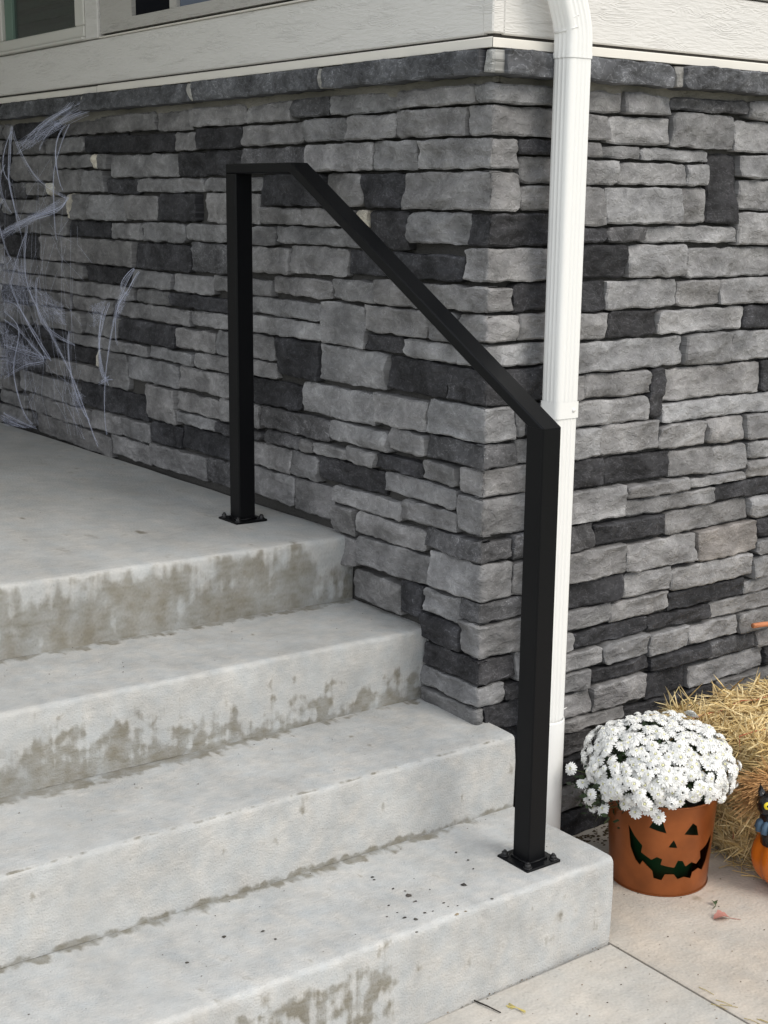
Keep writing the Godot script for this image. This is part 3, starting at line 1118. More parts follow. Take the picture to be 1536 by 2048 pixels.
func _steps() -> void:
	var stairs := thing("concrete_steps", "pale concrete porch steps with damp brown stains, climbing to a landing", "steps")
	var ca := cos(0.022)
	var bx := Vector3(ca, -0.023, -0.022).normalized()
	var bz := Vector3(0.022, 0.0, ca).normalized()
	stairs.transform = Transform3D(Basis(bx, bz.cross(bx).normalized(), bz), Vector3.ZERO)
	var base := Color(0.425, 0.428, 0.420)
	var stain := Color(0.212, 0.206, 0.181)
	var z := [0.420, 0.0946, -0.2308, -0.556]
	var sm := func(a: float, b: float, x: float) -> float: return smoothstep(a, b, x)
	var bias := [
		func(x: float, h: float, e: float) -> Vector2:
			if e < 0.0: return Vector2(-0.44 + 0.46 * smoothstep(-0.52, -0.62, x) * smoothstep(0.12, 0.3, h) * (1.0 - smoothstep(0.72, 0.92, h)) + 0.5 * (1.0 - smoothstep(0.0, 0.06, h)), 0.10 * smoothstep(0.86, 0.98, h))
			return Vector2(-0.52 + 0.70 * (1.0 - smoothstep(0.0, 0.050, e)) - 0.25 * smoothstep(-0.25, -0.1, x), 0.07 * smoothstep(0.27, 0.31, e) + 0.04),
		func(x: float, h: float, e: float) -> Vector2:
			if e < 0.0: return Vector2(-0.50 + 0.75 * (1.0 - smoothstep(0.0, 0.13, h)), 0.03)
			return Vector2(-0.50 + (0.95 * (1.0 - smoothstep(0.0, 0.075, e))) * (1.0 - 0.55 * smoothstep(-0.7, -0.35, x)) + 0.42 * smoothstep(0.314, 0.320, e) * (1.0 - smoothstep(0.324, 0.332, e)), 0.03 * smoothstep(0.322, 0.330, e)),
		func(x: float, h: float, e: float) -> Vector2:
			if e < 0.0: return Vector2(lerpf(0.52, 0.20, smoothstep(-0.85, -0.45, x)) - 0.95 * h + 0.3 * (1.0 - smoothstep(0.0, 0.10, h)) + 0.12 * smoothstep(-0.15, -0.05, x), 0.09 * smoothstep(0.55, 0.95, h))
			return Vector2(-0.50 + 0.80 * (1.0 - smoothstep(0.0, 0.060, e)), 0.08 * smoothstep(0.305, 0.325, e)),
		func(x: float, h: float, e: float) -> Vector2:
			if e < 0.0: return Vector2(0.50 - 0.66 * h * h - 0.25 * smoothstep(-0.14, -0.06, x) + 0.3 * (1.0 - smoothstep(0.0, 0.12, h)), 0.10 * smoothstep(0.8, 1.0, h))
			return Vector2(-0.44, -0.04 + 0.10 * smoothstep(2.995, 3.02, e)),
	]
	for k in 4:
		var y0 := (GROUND - 0.02) if k == 0 else k * RISE
		var y1 := (k + 1) * RISE if k < 3 else 3.0 * RISE + 0.173
		var zb: float = z[k + 1] - 0.01 if k < 3 else -3.6
		var rise := y1 - y0
		var depth: float = z[k] - zb
		var L := rise + depth
		var f: Callable = bias[k]
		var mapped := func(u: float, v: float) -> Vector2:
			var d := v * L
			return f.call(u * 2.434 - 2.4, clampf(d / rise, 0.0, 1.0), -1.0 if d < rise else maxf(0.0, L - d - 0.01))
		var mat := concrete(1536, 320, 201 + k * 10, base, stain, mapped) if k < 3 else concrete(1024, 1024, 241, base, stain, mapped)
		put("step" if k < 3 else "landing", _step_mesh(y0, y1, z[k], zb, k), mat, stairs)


func _step_mesh(y0: float, y1: float, zf: float, zb: float, sd: int) -> ArrayMesh:
	var st := begin()
	st.set_smooth_group(0)
	var rise := y1 - y0
	var L := rise + zf - zb
	var r := 0.013
	var prof: Array[Vector3] = [Vector3(zf, y0, 0.0), Vector3(zf, y0 + rise * 0.3, rise * 0.3), Vector3(zf, y0 + rise * 0.65, rise * 0.65)]
	for i in 6:
		var a := PI / 2 * i / 5.0
		prof.append(Vector3(zf - r + r * cos(a), y1 - r + r * sin(a), rise - r + 2.0 * r * i / 5.0))
	var n := 6 if zb > -1.0 else 30
	for i in range(1, n + 1): prof.append(Vector3(lerpf(zf - r, zb, float(i) / n), y1, lerpf(rise + r, L, float(i) / n)))
	var N := 60
	var pt := func(i: int, j: int) -> Vector3:
		var x := lerpf(-2.4, 0.034, float(i) / N)
		var q := prof[j]
		var dz := fbm.get_noise_2d(x * 0.35 + sd * 40.0, q.y * 0.5) * 0.0020
		var dy := fbm.get_noise_2d(x * 0.3 + sd * 70.0, q.x * 0.4 + 9.0) * 0.0018
		if j >= 3 and j <= 8: dz += fbm.get_noise_2d(x * 2.0 + sd, 3.0) * 0.0016
		var ex := fbm.get_noise_2d(q.x * 0.8 + sd * 3.0, q.y) * 0.003 if i == N else 0.0
		return Vector3(x + ex - (0.004 if i == N and j >= 3 and j <= 8 else 0.0), q.y + (dy if j > 2 else 0.0), q.x + (dz if j < 9 else 0.0))
	var uv := func(i: int, j: int) -> Vector2: return Vector2(float(i) / N, prof[j].z / L)
	for i in N:
		for j in prof.size() - 1:
			tri(st, pt.call(i, j), pt.call(i, j + 1), pt.call(i + 1, j + 1), uv.call(i, j), uv.call(i, j + 1), uv.call(i + 1, j + 1))
			tri(st, pt.call(i, j), pt.call(i + 1, j + 1), pt.call(i + 1, j), uv.call(i, j), uv.call(i + 1, j + 1), uv.call(i + 1, j))
	# the cast ends
	st.set_smooth_group(1)
	for e in [0, N]:
		var low := Vector3(-2.4 if e == 0 else 0.034, y0, zb)
		for j in prof.size() - 1:
			var a: Vector3 = pt.call(e, j)
			var b: Vector3 = pt.call(e, j + 1)
			var ua := Vector2(0.2 + a.z, 0.35 * (a.y - y0))
			var ub := Vector2(0.2 + b.z, 0.35 * (b.y - y0))
			if e == N: tri(st, low, a, b, Vector2(0.2 + zb, 0), ua, ub)
			else: tri(st, low, b, a, Vector2(0.2 + zb, 0), ub, ua)
	return finish(st)


# ---------------------------------------------------------------- handrail

# extrude a (z, y) outline along x; edges marked 1 get a chamfer, edges marked 0 butt against a neighbour
func add_bar(st: SurfaceTool, poly: PackedVector2Array, marks: Array, x0: float, x1: float, ch: float) -> void:
	st.set_smooth_group(-1)
	var n := poly.size()
	var area := 0.0
	for i in n: area += poly[i].cross(poly[(i + 1) % n])
	var sgn := 1.0 if area > 0.0 else -1.0
	var inner := PackedVector2Array()
	for i in n:
		var a := poly[(i + n - 1) % n]
		var b := poly[i]
		var c := poly[(i + 1) % n]
		var d1 := (b - a).normalized()
		var d2 := (c - b).normalized()
		var n1 := Vector2(-d1.y, d1.x) * sgn * ch * float(marks[(i + n - 1) % n])
		var n2 := Vector2(-d2.y, d2.x) * sgn * ch * float(marks[i])
		inner.append(Geometry2D.line_intersects_line(b + n1, d1, b + n2, d2))
	var v := func(x: float, p: Vector2) -> Vector3: return Vector3(x, p.y, p.x)
	for i in n:
		var j := (i + 1) % n
		var loops := [[x0, inner, x0 + ch, poly], [x0 + ch, poly, x1 - ch, poly], [x1 - ch, poly, x1, inner]]
		for l: Array in loops:
			var p: PackedVector2Array = l[1]
			var q: PackedVector2Array = l[3]
			var a: Vector3 = v.call(l[0], p[i])
			var b: Vector3 = v.call(l[2], q[i])
			var c: Vector3 = v.call(l[2], q[j])
			var d: Vector3 = v.call(l[0], p[j])
			if sgn > 0.0: quad(st, a, b, c, d)
			else: quad(st, d, c, b, a)
	var idx := Geometry2D.triangulate_polygon(inner)
	for k in range(0, idx.size(), 3):
		var a := inner[idx[k]]
		var b := inner[idx[k + 1]]
		var c := inner[idx[k + 2]]
		if (b - a).cross(c - a) < 0.0:
			var t := b
			b = c
			c = t
		tri(st, v.call(x0, a), v.call(x0, b), v.call(x0, c))
		tri(st, v.call(x1, a), v.call(x1, c), v.call(x1, b))


func _handrail() -> void:
	var rail := thing("handrail", "black square-tube metal handrail bolted to the concrete steps", "handrail", Vector3(-0.119, 0, 0))
	var part := func(called: String, pts: PackedVector2Array, marks: Array) -> void:
		var s := begin()
		add_bar(s, pts, marks, -0.0255, 0.0255, 0.0030)
		put(called, finish(s), M.black, rail)
	var f := Vector2(0.348, 1.135)
	part.call("post", PackedVector2Array([Vector2(0.297, 0.187), Vector2(0.348, 0.187), f, Vector2(0.297, 1.135)]), [0, 1, 0, 1])
	part.call("sloped_rail", PackedVector2Array([Vector2(0.297, 1.1352), Vector2(0.348, 1.1352), Vector2(-0.574, 1.6655), Vector2(-0.5812, 1.6405)]), [0, 1, 0, 1])
	part.call("top_rail", PackedVector2Array([Vector2(-0.5814, 1.6405), Vector2(-0.5742, 1.6655), Vector2(-0.887, 1.6655), Vector2(-0.887, 1.6405)]), [0, 1, 1, 1])
	part.call("post", PackedVector2Array([Vector2(-0.887, 0.721), Vector2(-0.836, 0.721), Vector2(-0.836, 1.6403), Vector2(-0.887, 1.6403)]), [0, 1, 0, 1])
	for k in 2:
		var c := Vector3(0, 0.1825 if k == 0 else 0.7155, 0.3225 if k == 0 else -0.8615)
		var plate := box("base_plate", c + Vector3(-0.049, 0, -0.049), c + Vector3(0.049, 0.0062, 0.049), M.black, rail, 0.0015)
		var weld := begin()
		for e in 4:
			var a := Vector3(0.0265, 0.0075, 0.0265).rotated(Vector3.UP, e * PI / 2)
			var b := Vector3(0.0265, 0.0075, 0.0265).rotated(Vector3.UP, (e + 1) * PI / 2)
			add_tube(weld, PackedVector3Array([c + a, c + b]), 0.0032, 0.0032, 6)
		put("weld", finish(weld), M.black, plate)
		for sx: float in [-1.0, 1.0]:
			for sz: float in [-1.0, 1.0]:
				var p := c + Vector3(sx * 0.037, 0.0065, sz * 0.037)
				var s := begin()
				add_lathe(s, p, PackedVector2Array([Vector2(0.0095, 0), Vector2(0.0095, 0.0015), Vector2(0.0075, 0.0018)]), 16)
				add_lathe(s, p, PackedVector2Array([Vector2(0.0072, 0.0015), Vector2(0.0072, 0.0078), Vector2(0.0058, 0.009), Vector2(0.004, 0.0092)]), 6)
				add_lathe(s, p, PackedVector2Array([Vector2(0.0036, 0.009), Vector2(0.0036, 0.0115), Vector2(0.0026, 0.0125), Vector2(0.0, 0.0125)]), 10)
				put("bolt", finish(s), M.bolt, plate)


# ---------------------------------------------------------------- downspout

# rounded rectangle with ribs on every face; half sizes hx, hz
func ribbed(hx: float, hz: float, rad: float, rib: float) -> PackedVector2Array:
	var out := PackedVector2Array()
	for e in 4:
		var half := hx if e % 2 == 0 else hz
		var other := hz if e % 2 == 0 else hx
		var ribs := 4 if e % 2 == 0 else 3
		var len := 2.0 * (half - rad)
		var n := ribs * 6
		for i in n + 1:
			var t := float(i) / n
			var bump := rib * (1.0 - pow(absf(sin(PI * t * ribs)), 0.6)) if rib > 0.0 and i > 0 and i < n else 0.0
			out.append(Vector2(-half + rad + len * t, other + bump).rotated(-PI / 2 * e))
		for i in range(1, 5):
			var a := PI / 2 - PI / 2 * i / 5.0
			out.append((Vector2(half - rad, other - rad) + Vector2(cos(a), sin(a)) * rad).rotated(-PI / 2 * e))
	return out


func add_pipe(st: SurfaceTool, section: PackedVector2Array, path: PackedVector3Array) -> void:
	st.set_smooth_group(0)
	var n := section.size()
	var rings: Array = []
	for i in path.size():
		var t := (path[mini(i + 1, path.size() - 1)] - path[maxi(i - 1, 0)]).normalized()
		var z := Vector3.BACK
		var x := t.cross(z).normalized()
		var r := PackedVector3Array()
		for p in section: r.append(path[i] + x * p.x + z * p.y)
		rings.append(r)
	for i in path.size() - 1:
		for k in n:
			var j := (k + 1) % n
			tri(st, rings[i][k], rings[i + 1][k], rings[i + 1][j])
			tri(st, rings[i][k], rings[i + 1][j], rings[i][j])


func _downspout() -> void:
	var o := thing("downspout", "white ribbed metal downspout fixed beside the stone house corner", "downspout", Vector3(0.176, 0, 0.0595))
	var sec := ribbed(0.0330, 0.0280, 0.010, 0.0022)
	var s := begin()
	add_pipe(s, sec, PackedVector3Array([Vector3(-0.002, 0.34, 0), Vector3(-0.001, 0.8, 0), Vector3(0, 1.12, 0)]))
	put("lower_pipe", finish(s), M.white, o)
	s = begin()
	add_pipe(s, ribbed(0.0338, 0.0288, 0.010, 0.0022), PackedVector3Array([Vector3(0, 1.131, 0), Vector3(0, 1.5, 0), Vector3(0, 1.893, 0)]))
	put("pipe", finish(s), M.white, o)
	s = begin()
	add_pipe(s, ribbed(0.0362, 0.0312, 0.011, 0.0), PackedVector3Array([Vector3(0, 1.096, 0), Vector3(0, 1.098, 0), Vector3(0, 1.130, 0), Vector3(0, 1.1335, 0)]))
	var sl := put("sleeve", finish(s), M.white, o)
	s = begin()
	add_lathe(s, Vector3.ZERO, PackedVector2Array([Vector2(0.005, 0), Vector2(0.0045, 0.0022), Vector2(0.0, 0.0028)]), 12)
	var sc := put("screw", finish(s), M.white, sl)
	sc.transform = Transform3D(Basis(Vector3.RIGHT, PI / 2), Vector3(0.014, 1.114, 0.0312))
	s = begin()
	var path := PackedVector3Array()
	for p: Array in [[0.0, 1.893], [0.0, 1.925], [-0.002, 1.945], [-0.008, 1.968], [-0.018, 1.995], [-0.032, 2.03], [-0.052, 2.08], [-0.08, 2.15], [-0.12, 2.25], [-0.19, 2.40]]:
		path.append(Vector3(p[0], p[1], 0))
	add_pipe(s, ribbed(0.0348, 0.0298, 0.010, 0.0024), path)
	var el := put("elbow", finish(s), M.white, o)
	# crimps on the inside of the bend
	for k in 2:
		s = begin()
		add_tube(s, PackedVector3Array([Vector3(-0.0362, 1.937 + k * 0.018, -0.022), Vector3(-0.0368, 1.939 + k * 0.019, 0.012), Vector3(-0.031, 1.943 + k * 0.022, 0.0285), Vector3(-0.016, 1.947 + k * 0.024, 0.0300)]), 0.0026, 0.0022, 6)
		put("crimp", finish(s), M.white, el)
	s = begin()
	add_pipe(s, ribbed(0.0356, 0.0306, 0.0105, 0.0023), PackedVector3Array([Vector3(0, 1.884, 0), Vector3(0, 1.897, 0)]))
	put("crimped_end", finish(s), M.white, el)
	s = begin()
	add_lathe(s, Vector3(-0.010, 0, 0.0), PackedVector2Array([Vector2(0.0475, -0.02), Vector2(0.0475, 0.362), Vector2(0.0465, 0.367), Vector2(0.0445, 0.367), Vector2(0.0440, 0.32)]), 40)
	put("drain_collar", finish(s), M.pvc, o)
	s = begin()
	add_tube(s, PackedVector3Array([Vector3(0.045, 0.372, 0.0), Vector3(0.066, 0.3725, -0.004)]), 0.0018, 0.0012, 6)
	put("zip_tie_tail", finish(s), M.white, o)


# ---------------------------------------------------------------- autumn things

func straw_color() -> Color:
	var k := rng.randf()
	var c := Color(0.72, 0.52, 0.21).lerp(Color(0.88, 0.73, 0.42), k)
	if rng.randf() < 0.30: c = Color(0.30, 0.19, 0.07).lerp(c, rng.randf() * 0.6)
	return c


# a hollow stalk about one metre long along x, bent a little; scaled by each copy
func stalk_mesh() -> ArrayMesh:
	var s := begin()
	add_tube(s, PackedVector3Array([Vector3(-0.5, 0, 0), Vector3(-0.2, 0.35, 0.1), Vector3(0.15, 0.45, -0.1), Vector3(0.5, 0, 0)]), 0.5, 0.42, 4, true)
	return finish(s)


func _bale() -> void:
	var o := thing("straw_bale", "golden straw bale lying against the stone wall behind the flower bucket", "straw bale", Vector3(0.59, GROUND, 0.06))
	var size := Vector3(0.95, 0.315, 0.345)
	var core := begin()
	add_box(core, Vector3(0.022, 0.01, 0.022), size - Vector3(0.022, 0.022, 0.022), 0.03)
	put("bale_core", finish(core), std(Color(0.22, 0.135, 0.05), 0.95), o)
	var mm := MultiMesh.new()
	mm.transform_format = MultiMesh.TRANSFORM_3D
	mm.use_colors = true
	mm.mesh = stalk_mesh()
	var n := 12500
	mm.instance_count = n
	var lump := func(a: float, b: float) -> float: return fbm.get_noise_2d(a * 0.9 + 40.0, b * 0.9) * 0.020
	for i in n:
		var k := rng.randf()
		var p: Vector3
		var nrm: Vector3
		if k < 0.36:
			p = Vector3(rng.randf() * size.x, size.y, rng.randf() * size.z); nrm = Vector3.UP
		elif k < 0.66:
			p = Vector3(rng.randf() * size.x, rng.randf() * size.y, size.z); nrm = Vector3.BACK
		else:
			p = Vector3(0, rng.randf() * size.y, rng.randf() * size.z); nrm = Vector3.LEFT
		if k < 0.66: p.x = pow(rng.randf(), 1.4) * size.x
		# soft, rounded edges
		var c := size * 0.5
		var q := (p - c) / c
		var edge := pow(absf(q.x), 8.0) * pow(absf(q.y), 8.0) + pow(absf(q.y), 8.0) * pow(absf(q.z), 8.0) + pow(absf(q.x), 8.0) * pow(absf(q.z), 8.0)
		p -= (p - c).normalized() * minf(edge, 1.0) * 0.024
		p += nrm * (lump.call(p.x + p.y * 1.3, p.z - p.y) + rng.randf_range(-0.020, 0.004))
		var t := Vector3(rng.randfn(), rng.randfn() * 0.35, rng.randfn() * 1.1)
		if nrm == Vector3.LEFT: t = Vector3(rng.randfn() * 0.15, rng.randfn() * 0.38, rng.randfn() + 0.01)
		t -= nrm * t.dot(nrm) * 0.86
		t = (t + nrm * rng.randfn() * 0.10).normalized()
		var len := rng.randf_range(0.025, 0.085)
		var lift := 0.0
		if rng.randf() < 0.035:
			t = (t + nrm * rng.randf_range(0.3, 1.2)).normalized()
			lift = len * 0.3
		var side := t.cross(nrm).normalized()
		if side.length() < 0.5: side = t.cross(Vector3.FORWARD).normalized()
		var up := side.cross(t).normalized()
		var r := rng.randf_range(0.0012, 0.0032)
		var bs := Basis(t * len, up * r * (1.0 if rng.randf() < 0.6 else -1.0), side * r * rng.randf_range(0.8, 2.6))
		if bs.determinant() < 0.0: bs.z = -bs.z
		mm.set_instance_transform(i, Transform3D(bs, p + nrm * lift))
		mm.set_instance_color(i, straw_color())
	var mi := MultiMeshInstance3D.new()
	mi.name = "straw"
	mi.multimesh = mm
	mi.material_override = M.straw
	mi.set_meta("kind", "stuff")
	o.add_child(mi)
	# loops of stalk that stick up at the back, and baling twine
	var s := begin()
	s.set_color(Color(0.55, 0.45, 0.22))
	for k in 3:
		var z := 0.03 + k * 0.02
		add_tube(s, PackedVector3Array([Vector3(0.00 + k * 0.03, 0.29, z), Vector3(-0.012 + k * 0.02, 0.345 + k * 0.004, z), Vector3(0.03 + k * 0.02, 0.375 - k * 0.03, z - 0.01), Vector3(0.045 + k * 0.03, 0.31, z)]), 0.0017, 0.0012, 5)
	put("loose_stalk", finish(s), M.straw, o)
	for zz: float in [0.10, 0.25]:
		s = begin()
		var pts := PackedVector3Array()
		for i in 20: pts.append(Vector3(i * 0.05 - 0.004, size.y + 0.006 + 0.004 * sin(i * 2.1), zz + 0.006 * sin(i * 1.3)))
		pts.reverse()
		for i in 8: pts.append(Vector3(-0.004 + 0.003 * sin(i * 1.7), size.y - i * 0.043, zz + 0.004 * sin(i * 2.3)))
		add_tube(s, pts, 0.0013, 0.0013, 5)
		put("twine", finish(s), std(Color(0.42, 0.12, 0.06), 0.8), o)
	# stalks that have fallen on the slab in front of the bale
	s = begin()
	for i in 130:
		var p := Vector3(rng.randf_range(0.42, 0.75), GROUND + 0.002, 0)
		p.z = 0.415 + absf(rng.randfn()) * 0.05 if p.x > 0.6 else rng.randf_range(0.10, 0.46)
		if p.x < 0.59: p.x = 0.585 - absf(rng.randfn()) * 0.022
		var a := rng.randf() * TAU
		var d := Vector3(cos(a), 0, sin(a)) * rng.randf_range(0.012, 0.035)
		s.set_color(straw_color() * 0.85)
		add_tube(s, PackedVector3Array([p - d, p + Vector3(0, rng.randf() * 0.006, 0), p + d]), rng.randf_range(0.0009, 0.0018), 0.001, 4)
	tag(put("fallen_straw", finish(s), M.straw), "loose straw stalks strewn on the slab at the foot of the bale", "straw", "", "stuff")


const POT := Vector3(0.367, GROUND, 0.265)
const FACE := -0.854   # the angle from which the photograph looks at the bucket

func _bucket() -> void:
	var o := thing("pumpkin_face_bucket", "orange metal bucket with a cut-out grinning jack-o'-lantern face", "bucket", POT)
	var H := 0.228
	var holes: Array[PackedVector2Array] = []
	for h: Array in [
		[Vector2(-204, 176), Vector2(-124, 195), Vector2(-43, 209), Vector2(43, 193), Vector2(117, 166), Vector2(-44, 170)],
		[Vector2(453, 162), Vector2(548, 178), Vector2(614, 188), Vector2(709, 179), Vector2(771, 153)],
		[Vector2(170, 130), Vector2(214, 140), Vector2(261, 149), Vector2(309, 137), Vector2(338, 128)],
		[Vector2(-620, 170), Vector2(-473, 145), Vector2(-317, 126), Vector2(-336, 108), Vector2(-136, 94), Vector2(-30, 103), Vector2(69, 98), Vector2(45, 84), Vector2(174, 80), Vector2(309, 77), Vector2(370, 95), Vector2(469, 93), Vector2(543, 78), Vector2(669, 86), Vector2(795, 78), Vector2(903, 89), Vector2(867, 109), Vector2(1040, 117), Vector2(1270, 142), Vector2(1230, 110), Vector2(1120, 74), Vector2(1007, 54), Vector2(870, 64), Vector2(720, 58), Vector2(686, 43), Vector2(533, 50), Vector2(396, 46), Vector2(312, 59), Vector2(138, 59), Vector2(77, 43), Vector2(-77, 47), Vector2(-107, 65), Vector2(-307, 86), Vector2(-358, 74), Vector2(-455, 85), Vector2(-567, 114)]]:
		var pk := PackedVector2Array()
		for p: Vector2 in h: pk.append(p * 0.001)
		holes.append(pk)
	var at := func(p: Vector2, inset: float) -> Vector3:
		var r := lerpf(0.117, 0.131, p.y / H) - inset
		var a := FACE + p.x
		return Vector3(sin(a) * r, p.y, cos(a) * r)
	var s := begin()
	var N := 120
	for wall in 2:
		s.set_smooth_group(wall)
		for i in N:
			var a0 := -PI + TAU * i / N
			var a1 := -PI + TAU * (i + 1) / N
			var pieces: Array[PackedVector2Array] = [PackedVector2Array([Vector2(a0, 0), Vector2(a1, 0), Vector2(a1, H), Vector2(a0, H)])]
			for h in holes:
				var next: Array[PackedVector2Array] = []
				for pc in pieces:
					for q in Geometry2D.clip_polygons(pc, h):
						if not Geometry2D.is_polygon_clockwise(q): next.append(q)
				pieces = next
			for pc in pieces:
				var idx := Geometry2D.triangulate_polygon(pc)
				for k in range(0, idx.size(), 3):
					var t: Array[Vector2] = [pc[idx[k]], pc[idx[k + 1]], pc[idx[k + 2]]]
					var area := (t[1] - t[0]).cross(t[2] - t[0])
					if absf(area) < 1e-9: continue
					if (area > 0.0) == (wall == 0):
						var sw := t[1]
						t[1] = t[2]
						t[2] = sw
					var ins := 0.0016 * wall
					tri(s, at.call(t[0], ins), at.call(t[1], ins), at.call(t[2], ins), t[0] * Vector2(0.13, 1.0), t[1] * Vector2(0.13, 1.0), t[2] * Vector2(0.13, 1.0))
	put("bucket_wall", finish(s), M.tin, o)
	s = begin()
	add_lathe(s, Vector3.ZERO, PackedVector2Array([Vector2(0.130, H - 0.002), Vector2(0.1335, H - 0.0005), Vector2(0.1335, H + 0.003), Vector2(0.1305, H + 0.004), Vector2(0.1285, H)]), 64)
	add_lathe(s, Vector3.ZERO, PackedVector2Array([Vector2(0.0, 0.004), Vector2(0.112, 0.004), Vector2(0.117, 0.0), Vector2(0.1195, 0.001), Vector2(0.1190, 0.004)]), 64)
	put("rim", finish(s), M.tin, o)
	s = begin()
	add_lathe(s, Vector3.ZERO, PackedVector2Array([Vector2(0.0, 0.006), Vector2(0.078, 0.006), Vector2(0.102, 0.20), Vector2(0.106, 0.205)]), 40)
	put("nursery_pot", finish(s), M.nursery, o)
	s = begin()
	add_lathe(s, Vector3.ZERO, PackedVector2Array([Vector2(0.104, 0.196), Vector2(0.06, 0.200), Vector2(0.0, 0.203)]), 30)
	put("soil", finish(s), M.soil, o)


func flower_mesh(sd: int) -> ArrayMesh:
	var r := RandomNumberGenerator.new()
	r.seed = sd
	var s := begin()
	s.set_smooth_group(-1)
	for ring: Array in [[16, 0.0185, 0.0034, 0.0006], [14, 0.0145, 0.0032, 0.0036], [10, 0.0090, 0.0026, 0.0058]]:
		for k in int(ring[0]):
			var a: float = TAU * (k + r.randf_range(-0.25, 0.25)) / ring[0] + ring[1] * 90.0
			var len: float = ring[1] * r.randf_range(0.88, 1.08)
			var d := Vector3(cos(a), 0, sin(a))
			var e: Vector3 = Vector3(-sin(a), 0, cos(a)) * ring[2]
			var b := Vector3(0, 0.002, 0)
			var mid: Vector3 = d * len * 0.62 + Vector3(0, ring[3] + 0.0020 + r.randf() * 0.001, 0)
			var tip: Vector3 = d * len + Vector3(0, ring[3] * 0.8 - 0.0008 + r.randf_range(-0.001, 0.001), 0)
			var base := b + d * 0.002
			tri(s, base, mid - e, mid + Vector3(0, -0.0006, 0))
			tri(s, base, mid + Vector3(0, -0.0006, 0), mid + e)
			tri(s, mid - e, tip - e * 0.45, mid + Vector3(0, -0.0006, 0))
			tri(s, tip - e * 0.45, tip + e * 0.45, mid + Vector3(0, -0.0006, 0))
			tri(s, mid + Vector3(0, -0.0006, 0), tip + e * 0.45, mid + e)
	return finish(s)


